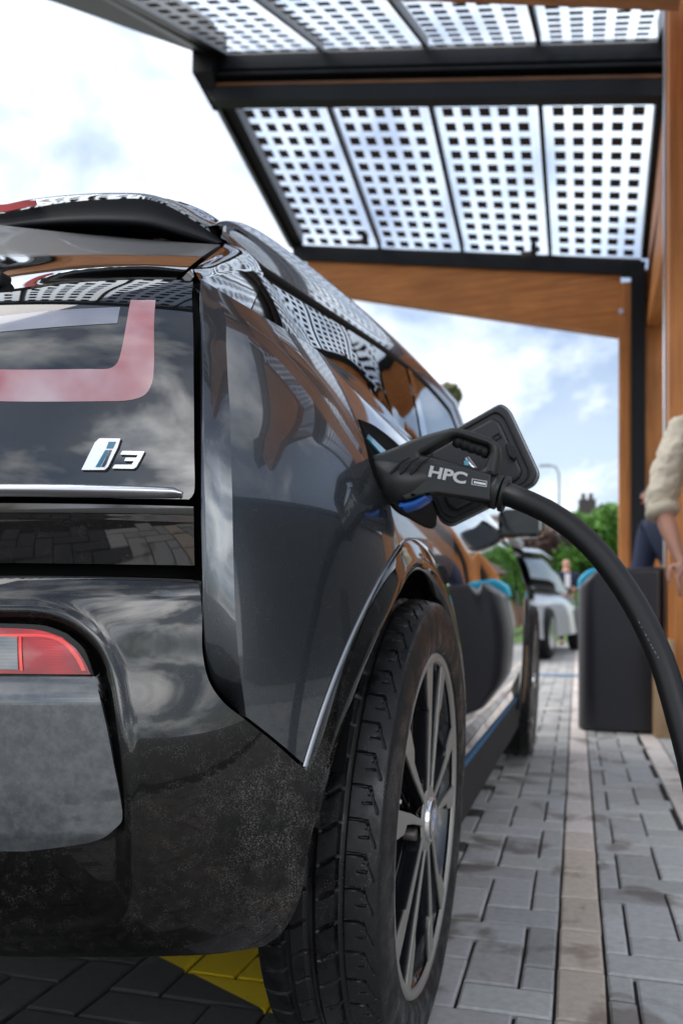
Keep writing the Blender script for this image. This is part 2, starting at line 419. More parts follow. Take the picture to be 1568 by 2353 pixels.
def rounded(pts, rads, seg=6):
    """round the corners of a 2-D polygon"""
    n = len(pts); res = []
    if not isinstance(rads, (list, tuple)): rads = [rads] * n
    for i in range(n):
        p = Vector(pts[i][:2]); a = Vector(pts[i - 1][:2]); b = Vector(pts[(i + 1) % n][:2]); r = rads[i]
        da, db = (a - p), (b - p); la, lb = da.length, db.length; r = min(r, la * 0.45, lb * 0.45)
        if r <= 0: res.append(p); continue
        p1 = p + da / la * r; p2 = p + db / lb * r
        for k in range(seg + 1):
            t = k / seg; res.append(p1 * (1 - t) ** 2 + p * 2 * t * (1 - t) + p2 * t * t)
    return res
def table(xs, ys):
    def f(x):
        if x <= xs[0]: return ys[0]
        if x >= xs[-1]: return ys[-1]
        for i in range(len(xs) - 1):
            if x <= xs[i + 1]:
                t = (x - xs[i]) / (xs[i + 1] - xs[i])
                def sl(k):
                    if k <= 0 or k >= len(xs) - 1: k0 = max(k - 1, 0); k1 = min(k + 1, len(xs) - 1); return (ys[k1] - ys[k0]) / (xs[k1] - xs[k0])
                    return (ys[k + 1] - ys[k - 1]) / (xs[k + 1] - xs[k - 1])
                h = xs[i + 1] - xs[i]; m0, m1 = sl(i) * h, sl(i + 1) * h
                return (2 * t**3 - 3 * t * t + 1) * ys[i] + (t**3 - 2 * t * t + t) * m0 + (-2 * t**3 + 3 * t * t) * ys[i + 1] + (t**3 - t * t) * m1
    return f

# ------------------------------------------------------------ the car: body surfaces
baseX = table([0.15, 0.30, 0.45, 0.62, 0.78, 0.88, 0.95, 1.02, 1.08, 1.14], [0.30, 0.262, 0.25, 0.25, 0.262, 0.286, 0.315, 0.352, 0.392, 0.43])
def sideX(Y, Z):
    c = 0.82 * max(0, 1.15 - Y) ** 2 + 0.22 * max(0, Y - 3.5) ** 2
    return -baseX(Z) - c
def side_pt(Y, Z): return Vector((sideX(Y, Z), Y, Z))
def side_n(Y, Z):
    e = 1e-3
    a = side_pt(Y + e, Z) - side_pt(Y - e, Z); b = side_pt(Y, Z + e) - side_pt(Y, Z - e)
    return a.cross(b).normalized()
def hit(px, py, inside, t0=0.35, t1=5.0, st=0.01):
    d = ray(px, py); t = t0
    while t < t1:
        if inside(O + d * t): break
        t += st
    a, b = t - st, t
    for _ in range(30):
        m = (a + b) / 2
        if inside(O + d * m): b = m
        else: a = m
    return O + d * b
def side_hit(px, py): return hit(px, py, lambda p: p.x <= sideX(p.y, p.z))
def SP(*pix):                      # picture points -> (Y, Z) on the flank
    r = []
    for (x, y) in pix:
        p = side_hit(x, y); r.append(Vector((p.y, p.z)))
    return r
tailYc = table([0.60, 0.72, 0.80, 0.90, 0.98, 1.04, 1.08, 1.14], [0.69, 0.682, 0.680, 0.694, 0.714, 0.742, 0.775, 0.845])
def tailY(X, Z): return tailYc(Z) + 0.28 * abs(X - XC) ** 3
def tail_pt(X, Z, off=0.0):
    p = Vector((X, tailY(X, Z), Z))
    if off:
        e = 1e-3
        a = Vector((2 * e, tailY(X + e, Z) - tailY(X - e, Z), 0)); b = Vector((0, tailY(X, Z + e) - tailY(X, Z - e), 2 * e))
        p += a.cross(b).normalized() * off
    return p
def tail_hit(px, py): return hit(px, py, lambda p: p.y >= tailY(p.x, p.z))
def TP(*pix): return [Vector((p.x, p.z)) for p in (tail_hit(*q) for q in pix)]
NB = 3.0
bumpW = table([0.25, 0.35, 0.5, 0.62, 0.74], [0.835, 0.862, 0.868, 0.866, 0.862])
bumpL = table([0.24, 0.30, 0.36, 0.45, 0.55, 0.64, 0.70, 0.735], [0.30, 0.385, 0.435, 0.468, 0.474, 0.470, 0.452, 0.428])
def bump_in(p):
    return (abs(p.x - XC) / bumpW(p.z)) ** NB + (max(0, 1.12 - p.y) / bumpL(p.z)) ** NB <= 1
def bump_pt(a, Z, off=0.0):
    def q(a, Z):
        s, c = math.sin(a), math.cos(a); r = 1 / (abs(s) ** NB + abs(c) ** NB) ** (1 / NB)
        return Vector((XC + bumpW(Z) * r * s, 1.12 - bumpL(Z) * r * c, Z))
    p = q(a, Z)
    if off:
        e = 1e-3; n = (q(a + e, Z) - q(a - e, Z)).cross(q(a, Z + e) - q(a, Z - e)).normalized(); p = p + n * off
    return p
def BP(*pix):
    r = []
    for (x, y) in pix:
        p = hit(x, y, bump_in)
        r.append(Vector((math.atan2((p.x - XC) / bumpW(p.z), (1.12 - p.y) / bumpL(p.z)), p.z)))
    return r
def smooth01(x): x = max(0, min(1, x)); return x * x * (3 - 2 * x)

car = empty('electric_car', (XC, 1.3, 0))
tag(car, 'dark grey electric hatchback with gloss black tailgate, plugged in and charging under the canopy', 'car')
carinv = Matrix.Translation((-XC, -1.3, 0))
def adopt():                        # parts are built in world space, then hung on the car
    pass

WY, WZ, WR = 1.286, 0.35, 0.447     # rear arch
def arc_yz(r, deg): return Vector((WY + r * math.cos(R(deg)), WZ + r * math.sin(R(deg))))

# --- quarter panel
import numpy as np
def fair(pts, deg=3, key=0, ends=True):
    """fair a measured line: fit its other coordinates as low-order curves of the key one"""
    P_ = np.array([tuple(p) for p in pts]); k = P_[:, key]; out = []
    w8 = np.ones(len(k)); w8[0] = w8[-1] = 3 if ends else 1
    cf = [np.polyfit(k, P_[:, c], deg, w=w8) for c in range(P_.shape[1])]
    for kk in np.linspace(k[0], k[-1], len(k) * 3):
        out.append(Vector([float(kk) if c == key else float(np.polyval(cf[c], kk)) for c in range(P_.shape[1])]))
    return out
belt_px = [(458, 648), (524, 684), (580, 718), (635, 752), (711, 800), (763, 839), (827, 883), (882, 935), (908, 972)]
belt = SP(*belt_px)
belt = fair(belt)
cornerline = [belt[0]] + SP( (486, 682), (507, 714), (515, 802), (520, 900), (525, 1032), (529, 1180), (532, 1322), (537, 1440), (545, 1530), (560, 1645))
lowedge = SP((560, 1645), (620, 1692), (695, 1757))
tip = lowedge[-1]; tip_a = math.degrees(math.atan2(tip.y - WZ, tip.x - WY)); tip_r = (tip - Vector((WY, WZ))).length
shutY = belt[-1].x
arcR = []
for k in range(25):
    a = lerp(tip_a, 58, k / 24); r = lerp(tip_r, WR, smooth01(k / 8)); arcR.append(arc_yz(r, a))
right = curve(list(reversed(curve(arcR + [Vector((shutY - 0.02, 0.83)), Vector((shutY, 0.95)), belt[-1]], 60))), 60)
NU, NV = 90, 110
g2 = coons(curve(belt, NU), curve(lowedge, NU), curve(cornerline, NV), curve(right, NV), NU, NV)
# straighten the parameter rows so the panel stays fair, then lift on to the flank
g3 = []
for j, row in enumerate(g2):
    r3 = []
    for i, q in enumerate(row):
        p = side_pt(q.x, q.y); n = side_n(q.x, q.y)
        off = 0.004
        r3.append(p + n * off)
    g3.append(r3)
quarter = grid_mesh('quarter_panel', g3, 'metallic grey paint', car, 'pair', skirt=0.012)
# --- corner strip facing the rear
edge_px = [(458, 648, .893), (457, 720, .868), (458, 800, .845), (459, 1000, .803), (460, 1130, .790), (462, 1250, .785), (464, 1330, .783), (467, 1440, .785), (472, 1510, .790), (490, 1572, .802), (520, 1612, .82)]
edge3 = [atY(x, y, Y) for x, y, Y in edge_px] + [side_pt(*lowedge[0])]
c3 = [side_pt(q.x, q.y) + side_n(q.x, q.y) * 0.004 for q in curve(cornerline, NV)]
e3 = curve(edge3, NV)
e3[0] = c3[0].copy(); e3[-1] = c3[-1].copy()
gs = []
for a, b in zip(e3, c3):
    row = []
    for k in range(13):
        t = k / 12; p = a.lerp(b, t); w_ = (b - a).length
        p += Vector((0.25, -1, 0)).normalized() * math.sin(math.pi * t) * w_ * 0.035
        if k == 0: p = p + Vector((0, 0.0015, 0))
        row.append(p)
    gs.append([a + Vector((-0.003, 0.012, 0)), a + Vector((-0.0015, 0.003, 0))] + row)
grid_mesh('corner_panel', gs, 'metallic grey paint', car, 'pair')
# --- dark backing behind panel gaps
back = []
for j in range(25):
    Z = lerp(0.50, 1.085, j / 24)
    xe = min(-0.425, sideX(0.93, Z) - 0.03)
    back.append([Vector((lerp(XC, xe, i / 30), tailY(lerp(XC, xe, i / 30), Z) + 0.035, Z)) for i in range(31)] +
                [Vector((sideX(Y, Z) - 0.035, Y + 0.03, Z)) for Y in (0.93, 0.98, 1.05)])
grid_mesh('inner_shell', back, 'void black', car, 'same')

# --- tailgate
tl = TP((20, 671), (150, 652), (300, 643), (405, 643), (443, 646))
rt = TP((443, 646), (444, 760), (445, 900), (446, 1040), (447, 1120), (444, 1136), (434, 1147))
bt = TP((20, 1139), (250, 1144), (400, 1146), (434, 1147))
topc = [Vector((XC, tl[0].y + 0.003))] + tl
botc = [Vector((XC, bt[0].y))] + bt
lf = [Vector((XC, lerp(topc[0].y, botc[0].y, k / 60))) for k in range(61)]
g = coons(curve(topc, 90), curve(botc, 90), lf, curve(rt, 60), 90, 60)
g = [[tail_pt(q.x, q.y) for q in r] for r in g]
tg = grid_mesh('tailgate', g, 'tailgate glass', car, 'same', skirt=0.012)
def strip_on(name, A, B, mat, parent, off, n=60, m=10, fn=tail_pt, conv=TP, skirt=0.001, mirror='pair', extend=True, sm=True):
    A, B = conv(*A), conv(*B)
    if extend:
        A = [Vector((XC + 0.0 if conv is TP else 0.0, A[0].y))] + A if extend == 'centre' else A
        B = [Vector((XC + 0.0 if conv is TP else 0.0, B[0].y))] + B if extend == 'centre' else B
    A, B = curve(A, n, sm), curve(B, n, sm)
    rows = [[fn(*(A[i].lerp(B[i], j / m)), off) for i in range(n + 1)] for j in range(m + 1)]
    return grid_mesh(name, rows, mat, parent, mirror, skirt=skirt)
# lamp U and reversing bar, seen through the black glass
strip_on('tail_lamp', [(-160, 838), (0, 849), (200, 848), (255, 846), (270, 834), (279, 807), (290, 750), (301, 690)],
         [(-160, 912), (0, 922), (230, 922), (300, 919), (332, 908), (348, 885), (354, 840), (358, 690)], 'pink lamp lens', tg, 0.0006, 80, 12)
strip_on('reversing_lamp', [(-160, 745), (0, 727), (140, 713), (277, 706)], [(-160, 782), (0, 763), (140, 751), (270, 743)], 'white lamp lens', tg, 0.0006, 40, 8)
# chrome strip
A = TP((0, 1112), (200, 1113), (380, 1119)); B = TP((0, 1141), (200, 1143), (400, 1144))
A = curve([Vector((XC, A[0].y))] + A + TP((408, 1122), (418, 1130)), 80); B = curve([Vector((XC, B[0].y))] + B + TP((419, 1143)), 80)
rows = []
for j in range(13):
    t = j / 12; bulge = 0.006 * math.sin(math.pi * min(1, t * 1.02)) ** 0.5
    bulge = 0.0015 + 0.0075 * (math.sin(math.pi * t) ** 0.6 if t < 0.62 else math.sin(math.pi * 0.62) ** 0.6 * (1 - (t - 0.62) / 0.38) ** 0.8)
    rows.append([tail_pt(*(A[i].lerp(B[i], t)), bulge) for i in range(81)])
grid_mesh('chrome_strip', rows, 'satin silver', tg, 'same', skirt=0.006)
# badge
def Q(zx, zy): return (zx * 0.5, 882.1 + zy * 0.5)
def onsurf(name, poly, mat, parent, off, thick, r=1.2):
    pts = rounded([Vector(Q(*p)) for p in poly], r, 4)
    q = TP(*[(p.x, p.y) for p in pts]); n = len(q)
    vs = [tail_pt(p.x, p.y, off + thick) for p in q] + [tail_pt(p.x, p.y, off) for p in q]
    tri = tessellate_polygon([[Vector((p.x, p.y, 0)) for p in q]])
    fs = [tuple(t) for t in tri]
    vv = [Vector((p.x, p.y)) for p in q]
    area = sum(vv[i].x * vv[(i + 1) % n].y - vv[(i + 1) % n].x * vv[i].y for i in range(n))
    side = [(i, (i + 1) % n, (i + 1) % n + n, i + n) for i in range(n)]
    o = mk(name, vs, fs + side, mat, parent, False)
    bm = bmesh.new(); bm.from_mesh(o.data); bmesh.ops.recalc_face_normals(bm, faces=bm.faces); bm.to_mesh(o.data); bm.free()
    return o
onsurf('badge_backing', [(382, 402), (444, 277), (466, 257), (562, 258), (548, 300), (503, 392), (488, 404)], 'seam rubber', tg, 0.0002, 0.0016)
onsurf('badge_letter', [(379, 398), (440, 273), (461, 254), (557, 255), (543, 298), (500, 384), (484, 398)], 'badge face', tg, 0.002, 0.0012)
onsurf('badge_letter', [(504, 270), (539, 270), (523, 301), (492, 301)], 'badge blue', tg, 0.0033, 0.0004, .6)
onsurf('badge_letter', [(488, 308), (506, 308), (466, 386), (443, 386)], 'badge blue', tg, 0.0033, 0.0004, .6)
onsurf('badge_letter', [(508, 308), (519, 308), (492, 375), (484, 386), (469, 386)], 'tailgate glass', tg, 0.0033, 0.0003, .6)
three = [(566, 311), (667, 313), (650, 347), (629, 384), (616, 393), (519, 391), (531, 374), (608, 374), (618, 358), (574, 357), (581, 342), (630, 342), (636, 330), (555, 328)]
onsurf('badge_backing', [(x + 4, y + 4) for x, y in three], 'seam rubber', tg, 0.0002, 0.0016, .8)
onsurf('badge_numeral', three, 'badge face', tg, 0.002, 0.0012, .8)
# recessed band under the tailgate, and bumper ledge
A = TP((0, 1153), (250, 1156), (444, 1161)); B = TP((0, 1176), (250, 1178), (445, 1183)); C_ = TP((0, 1293), (250, 1296), (445, 1299))
A = curve([Vector((XC, A[0].y))] + A, 60, False); B = curve([Vector((XC, B[0].y))] + B, 60, False); C_ = curve([Vector((XC, C_[0].y))] + C_, 60, False)
rows = [[tail_pt(A[i].x, A[i].y, -0.012) for i in range(61)], [tail_pt(A[i].x, A[i].y, -0.003) for i in range(61)]]
rows += [[tail_pt(*A[i].lerp(B[i], t), -0.001 - 0.001 * t) for i in range(61)] for t in (0.1, 0.4, 0.7, 1.0)]
rows += [[tail_pt(*B[i].lerp(C_[i], t), -0.003 - 0.014 * t) for i in range(61)] for t in [k / 14 for k in range(1, 15)]]
grid_mesh('tailgate_lower_panel', rows, 'gloss black', car, 'same', skirt=0.01)

# --- bumper
top = BP((0, 1326), (200, 1327), (462, 1334))
rgt = BP((463, 1334), (466, 1420), (469, 1500), (484, 1566), (515, 1613), (560, 1650), (620, 1698), (690, 1760), (728, 1792), (733, 1830), (722, 1890), (706, 1960), (692, 2050), (668, 2112), (640, 2150), (606, 2173))
bot = BP((0, 2196), (200, 2198), (350, 2197), (480, 2192), (606, 2173))
surround = [(-700, 1408), (0, 1409), (100, 1413), (165, 1438), (215, 1485), (243, 1545), (262, 1640), (280, 1760), (289, 1880), (290, 1990), (286, 2060), (266, 2100), (225, 2120), (100, 2134), (0, 2138), (-700, 2140)]
def seg_dist(p, poly):
    best = 9e9; inside = False; n = len(poly)
    for i in range(n):
        a, b = poly[i], poly[(i + 1) % n]
        ab = b - a; t = max(0, min(1, (p - a).dot(ab) / ab.length_squared)); best = min(best, (p - a - ab * t).length)
        if (a.y > p.y) != (b.y > p.y) and p.x < (b.x - a.x) * (p.y - a.y) / (b.y - a.y) + a.x: inside = not inside
    return best if inside else -best
sur = []
for q in surround[1:-1]: sur.append(hit(*q, bump_in))
surXZ = curve([Vector((p.x, p.z)) for p in sur], 60)
surXZ = [Vector((XC - 0.2, surXZ[0].y))] + surXZ + [Vector((XC - 0.2, surXZ[-1].y))]
def bump_off(p):
    if p.x > -0.42: return 0
    d = seg_dist(Vector((p.x, p.z)), surXZ)
    # a raised brow just outside the recess and a step down inside it
    return -0.013 * smooth01(d / 0.010 + 0.15) * (0.25 + 0.75 * smooth01((p.z - 0.40) / 0.10)) + 0.0025 * math.exp(-((d + 0.006) / 0.006) ** 2)
# upper rear wing of the bumper flares back towards the light, a soft hollow below the shut line
topc = [Vector((0, top[0].y))] + top; botc = [Vector((0, bot[0].y))] + bot
NUb, NVb = 200, 170
g2 = coons(curve(topc, NUb), curve(botc, NUb), [Vector((0, lerp(top[0].y, bot[0].y, k / NVb))) for k in range(NVb + 1)], curve(rgt, NVb), NUb, NVb)
hol = BP((345, 1500))[0]
def bumper_at(q, extra=0.0):
    p0 = bump_pt(q.x, q.y)
    hollow = -0.010 * math.exp(-(((q.x - hol.x) / 0.16) ** 2 + ((q.y - hol.y + 0.01) / 0.055) ** 2))
    return bump_pt(q.x, q.y, bump_off(p0) + hollow + extra)
rows = [[bumper_at(q) for q in r] for r in g2]
lip = [[p + Vector((0, 0.035, 0.004)) for p in rows[0]], [p + Vector((0, 0.003, 0.0018)) for p in rows[0]]]
under = [[p + Vector((0, 0.05 * k, -0.006 * k)) for p in rows[-1]] for k in (1, 2, 4)]
bumper = grid_mesh('bumper', lip + rows + under, 'dirty bumper black', car, 'same')
wl = [[r[-1] for r in rows], [r[-1] + Vector((-0.03, 0.03, 0)) for r in rows], [r[-1] + Vector((-0.20, 0.05, 0)) for r in rows]]
grid_mesh('arch_return', wl, 'matt black', car, 'pair')
def bfn(a, Z, off=0.0): return bump_pt(a, Z, off)
# centre panel
T = BP((0, 1549), (120, 1551), (212, 1553)); Rr = BP((212, 1553), (228, 1600), (247, 1680), (262, 1760), (276, 1830), (281, 1870), (279, 1888), (262, 1906), (238, 1926), (205, 1940)); Bb = BP((0, 1967), (110, 1956), (205, 1940))
T = [Vector((0, T[0].y))] + T; Bb = [Vector((0, Bb[0].y))] + Bb
def dish(q):
    return -0.004 + 0.010 * smooth01((q.y - T[0].y + 0.035) / 0.03) * 0
g2 = coons(curve(T, 80), curve(Bb, 80), [Vector((0, lerp(T[0].y, Bb[0].y, k / 70))) for k in range(71)], curve(Rr, 70), 80, 70)
zt, zb = T[1].y, Bb[1].y
rows = []
for r in g2:
    rw = []
    for q in r:
        s = (zt - q.y) / (zt - zb)
        off = -0.001 - 0.010 * smooth01(1 - s / 0.16) - 0.006 * smooth01((s - 0.86) / 0.14)
        rw.append(bump_pt(q.x, q.y, off))
    rows.append(rw)
cp = grid_mesh('centre_panel', rows, 'grimy grey paint', bumper, 'same', skirt=0.012)
# rear fog lamp
def lampish(name, T, Rr, Bb, mat, off, parent, nu=30, nv=16, skirt=0.006, Lx=None):
    T, Rr, Bb = BP(*T), BP(*Rr), BP(*Bb)
    L_ = curve([T[0], Bb[0]], nv, False)
    g2 = coons(curve(T, nu), curve(Bb, nu), L_, curve(Rr, nv), nu, nv)
    return grid_mesh(name, [[bump_pt(q.x, q.y, off) for q in r] for r in g2], mat, parent, 'pair', skirt=skirt)
fog = lampish('fog_lamp', [(-150, 1436), (0, 1440), (90, 1446), (140, 1462)], [(140, 1462), (175, 1492), (196, 1525), (207, 1549)], [(-150, 1545), (0, 1547), (207, 1549)], 'red fog lens', -0.004, bumper, skirt=0.01)
lampish('reversing_lens', [(-150, 1460), (0, 1460), (38, 1462)], [(38, 1462), (40, 1538)], [(-150, 1536), (0, 1537), (40, 1538)], 'clear fog lens', -0.0025, fog, 16, 8, 0.001)
for A, B in (([(-150, 1453), (0, 1455), (110, 1457), (150, 1473), (182, 1510), (196, 1540)], [(-150, 1461), (0, 1462), (108, 1464), (144, 1479), (173, 1513), (187, 1541)]), ([(41, 1460), (44, 1540)], [(48, 1460), (51, 1540)])):
    strip_on('light_guide', A, B, 'red rim lens', fog, -0.0028, 30, 2, fn=bfn, conv=BP, skirt=0.0008, extend=False)
lampish('lamp_surround', [(-150, 1424), (0, 1428), (100, 1434), (150, 1452)], [(150, 1452), (190, 1490), (212, 1550)], [(-150, 1552), (0, 1552), (212, 1552)], 'seam rubber', -0.0065, bumper, skirt=0.006)
q = BP((163, 2021))[0]; pc = bump_pt(q.x, q.y, -0.0128); pn = (bump_pt(q.x, q.y, 0.01) - bump_pt(q.x, q.y)).normalized()
tube('parking_sensor', [pc - pn * 0.006, pc + pn * 0.0008, pc + pn * 0.001], [0.0078, 0.0078, 0.0070], 'dirty bumper black', bumper, 28)
tube('sensor_ring', [pc - pn * 0.006, pc + pn * 0.0002], [0.0090, 0.0090], 'seam rubber', bumper, 28)

# --- rear window, spoiler
def S3(*a): return [Vector(p) for p in a]
wb = [tail_pt(q.x, q.y + 0.0015, 0.001) for q in TP((20, 669), (150, 650), (300, 641), (405, 642))]
wb = [Vector((XC, wb[0].y - 0.03, wb[0].z + 0.003))] + wb
wtR = atY(506, 562, 1.10)
wt = [Vector((XC, 0.99, 1.318)), atY(0, 545, 1.035), atY(150, 522, 1.05), atY(300, 520, 1.07), atY(430, 540, 1.09), wtR]
wt = fair(wt, 2, 0)
wr = [wb[-1], atY(430, 622, 0.93), atY(470, 590, 1.01), wtR]
wl_ = [wb[0], (wb[0] + wt[0]) / 2 + Vector((0, -0.004, 0.003)), wt[0]]
g = coons(curve(wt, 60), curve(wb, 60), list(reversed(curve(wl_, 40))), list(reversed(curve(wr, 40))), 60, 40)
g = [[p + Vector((0, -0.002, 0.0015)) * (math.sin(math.pi * j / 40)) for p in r] for j, r in enumerate(g)]
rw_ = grid_mesh('rear_window', g, 'dusty rear glass', car, 'same', skirt=0.006)
# wiper stub at the left of the window
wc = atY(8, 640, 0.80)
wp = box('rear_wiper', wc + Vector((-0.03, 0, 0.004)), (0.07, 0.02, 0.016), 'matt black', car, 0.004, Matrix.Rotation(R(12), 4, 'Y'))
tube('wiper_arm', [wc + Vector((-0.02, -0.004, 0.008)), wc + Vector((-0.20, 0.02, 0.05)), wc + Vector((-0.42, 0.05, 0.06))], [0.008, 0.006, 0.004], 'matt black', wp, 8)
# spoiler: front edge line (top), trailing edge, underside
tr_t = [Vector((XC, 1.075, 1.362)), atY(0, 467, 1.085), atY(60, 456, 1.09), atY(150, 446, 1.10), atY(260, 441, 1.11), atY(350, 446, 1.12), atY(420, 470, 1.13), atY(470, 500, 1.14), atY(512, 519, 1.15)]
tr_b = [Vector((XC, 1.080, 1.345)), atY(0, 490, 1.088), atY(60, 480, 1.093), atY(150, 465, 1.10), atY(260, 457, 1.11), atY(340, 458, 1.12), atY(395, 477, 1.13), atY(450, 510, 1.14), atY(494, 540, 1.15)]
tr_t = [O + (p - O) * ((p.y + 0.035) / p.y) if k else p + Vector((0, 0.035, 0.012)) for k, p in enumerate(tr_t)]
top0 = [Vector((XC, 1.30, 1.405))] + [p + Vector((0, 0.22, 0.040 - 0.012 * k / 7)) for k, p in enumerate(tr_t[1:])]
mid0 = [(a + b) / 2 + Vector((0, -0.03, 0.010)) for a, b in zip(tr_t, top0)]
und = [Vector((XC, 1.04, 1.318)), atY(0, 520, 1.04), atY(60, 513, 1.05), atY(150, 508, 1.055), atY(260, 508, 1.065), atY(340, 514, 1.075), atY(395, 528, 1.085), atY(450, 545, 1.10), atY(500, 560, 1.12)]
und2 = [a + Vector((0, 0.04, -0.004)) for a in und]
def loft(lines, n, m):
    Ls = [curve(l, n) for l in lines]; rows = None
    cols = [curve([L[i] for L in Ls], m) for i in range(n + 1)]
    return [[cols[i][j] for i in range(n + 1)] for j in range(m + 1)]
g = loft([top0, mid0, tr_t], 80, 14)
trc = [a.lerp(b, 0.5) + Vector((0, -0.006, 0)) for a, b in zip(tr_t, tr_b)]
g += loft([tr_t, trc, tr_b], 80, 8)[1:]
spoiler = grid_mesh('spoiler', g, 'gloss black', car, 'same')
grid_mesh('spoiler_underside', loft([[p + Vector((0, 0.0, 0.0)) for p in tr_b], [a.lerp(b, .5) + Vector((0, 0.02, 0.006)) for a, b in zip(tr_b, und)], und, und2], 80, 12), 'spoiler black', spoiler, 'same')
bl = loft([[Vector((XC, 1.068, 1.362)), atY(0, 470, 1.078), atY(60, 461, 1.083), atY(80, 460, 1.086)], [Vector((XC, 1.073, 1.348)), atY(0, 487, 1.081), atY(60, 476, 1.086), atY(84, 472, 1.09)]], 30, 4)
grid_mesh('brake_lamp', bl, 'brake lens', spoiler, 'same', skirt=0.006)

# --- roof rail, roof, side glass
sil_px = [(512, 519), (530, 516), (556, 521), (604, 541), (659, 572), (723, 616), (763, 652), (803, 696), (855, 744), (902, 792), (954, 840), (1002, 891), (1031, 926)]
silX = [-.55, -.56, -.585, -.62, -.64, -.64, -.63, -.615, -.60, -.585, -.565, -.55, -.54]
sil = [atX(x, y, silX[k]) for k, (x, y) in enumerate(sil_px)]
sil[0] = atY(512, 519, 1.15)
low_px = [(494, 541), (515, 548), (560, 575), (612, 616), (683, 672), (759, 715), (805, 748), (858, 778), (922, 829), (986, 890), (1026, 936)]
low = [atX(x, y, lerp(-0.512, -0.472, k / 10)) for k, (x, y) in enumerate(low_px)]
low[0] = atY(494, 541, 1.15)
sil = fair(sil, 4, 1, True); low = fair(low, 3, 1, True)
A, B = curve(sil, 90), curve(low, 90)
front = Vector((0, 1.0, -0.42))
ext = [k * 0.1 for k in range(1, 10)]
A += [A[-1] + Vector((0.008 * k, 0.1 * k, -0.034 * k - 0.0035 * k * k)) for k in range(1, 11)]
B += [B[-1] + Vector((0.006 * k, 0.1 * k, -0.030 * k - 0.0035 * k * k)) for k in range(1, 11)]
N_ = len(A)
rows = []
for j in range(15):
    t = j / 14; r = []
    for i in range(N_):
        s = math.sin(math.pi * t); out_ = Vector((0.55, 0, 0.83))
        wdt = (A[i] - B[i]).length
        r.append(A[i].lerp(B[i], t) + Vector((0.9, 0, 0.35)) * s * wdt * 0.07)
    rows.append(r)
inner = [[a + Vector((-0.03, 0, 0.004)) for a in A], [a + Vector((-0.012, 0, 0.004)) for a in A]]
rail = grid_mesh('roof_rail', inner + rows, 'metallic grey paint', car, 'pair')
roof = []
for k in range(21):
    t = k / 20
    roof.append([Vector((lerp(a.x - 0.03, XC, t), a.y + (0.0), a.z + 0.004 + 0.055 * math.sin(t * math.pi / 2) ** 0.8)) for a in A[6:]])
grid_mesh('roof', roof, 'gloss black', car, 'same')
# black moulding between rail and glass
B2 = [b + Vector((0.006, 0, -0.012)) for b in B]
grid_mesh('window_moulding', loft([[b + Vector((0.0, 0, 0.001)) for b in B], [(b + c) / 2 + Vector((0.008, 0, 0)) for b, c in zip(B, B2)], B2], 100, 6), 'seam rubber', car, 'pair')
# glass sheet between moulding and belt line
belt3 = [side_pt(q.x, q.y) + Vector((-0.004, 0, 0.002)) for q in curve(belt, 60)]
yb = belt3[-1].y
zb_ = belt3[-1].z
for k in range(1, 25):
    Y = yb + k * 0.085; zz = zb_ - 0.02 * smooth01(k / 6)
    belt3.append(side_pt(Y, zz) + Vector((-0.004, 0, 0.0)))
def upto(line, y0, y1, n):
    L_ = [p for p in line if y0 - 1e-6 <= p.y <= y1 + 1e-6]
    return curve(L_, n)
topg = curve(B2[6:], 120); botg = curve(belt3, 120)
# match columns on Y so pillars stand upright
def atYl(line, y):
    for a, b in zip(line, line[1:]):
        if a.y <= y <= b.y: return a.lerp(b, (y - a.y) / (b.y - a.y) if b.y > a.y else 0)
    return (line[0] if y < line[0].y else line[-1]).copy()
def glass(name, tb, tt, bb, bt_, mat, n=40, m=20, off=0.0, bul=0.004, skirt=0.003):
    rows = []
    for j in range(m + 1):
        v = j / m; r = []
        for i in range(n + 1):
            u = i / n
            a = atYl(topg, lerp(tb, tt, u)); b = atYl(botg, lerp(bb, bt_, u))
            p = a.lerp(b, v) + Vector((0.8, 0, 0.5)) * (bul * math.sin(math.pi * v) + off)
            r.append(p)
        rows.append(r)
    return grid_mesh(name, rows, mat, car, 'pair', skirt=skirt)
yt0, yb0 = topg[0].y, botg[0].y
glass('rear_pillar', yt0, 1.155, yb0, 0.968, 'gloss black', 20, 24, off=0.003)
glass('side_window', 1.160, 1.62, 0.972, 1.60, 'dark glass', 60, 26)
glass('side_window', 1.628, 2.20, 1.61, 2.02, 'dark glass', 60, 26)
glass('door_pillar', 2.21, 2.27, 2.03, 2.12, 'gloss black', 6, 20, off=0.003)
glass('side_window', 2.28, 3.30, 2.13, 3.40, 'dark glass', 50, 22)
# infill between window, pillar and tailgate
pe = [wb[-1], wr[1], wr[2], wtR, atY(500, 556, 1.14)]
pf = [side_pt(*belt[0]) + Vector((0, 0, 0.003)), *[atYl(topg, yt0).lerp(atYl(botg, yb0), t) + Vector((0.8, 0, 0.5)) * 0.003 for t in (0.8, 0.5, 0.2, 0.0)]]
pe2 = [p + Vector((0.006, 0.002, 0)) for p in pe]
grid_mesh('tailgate_pillar', loft([pe2, [a.lerp(b, .5) + Vector((0.006, -0.010, 0.006)) for a, b in zip(pe2, pf)], pf], 40, 12), 'gloss black', car, 'pair', skirt=0.008)

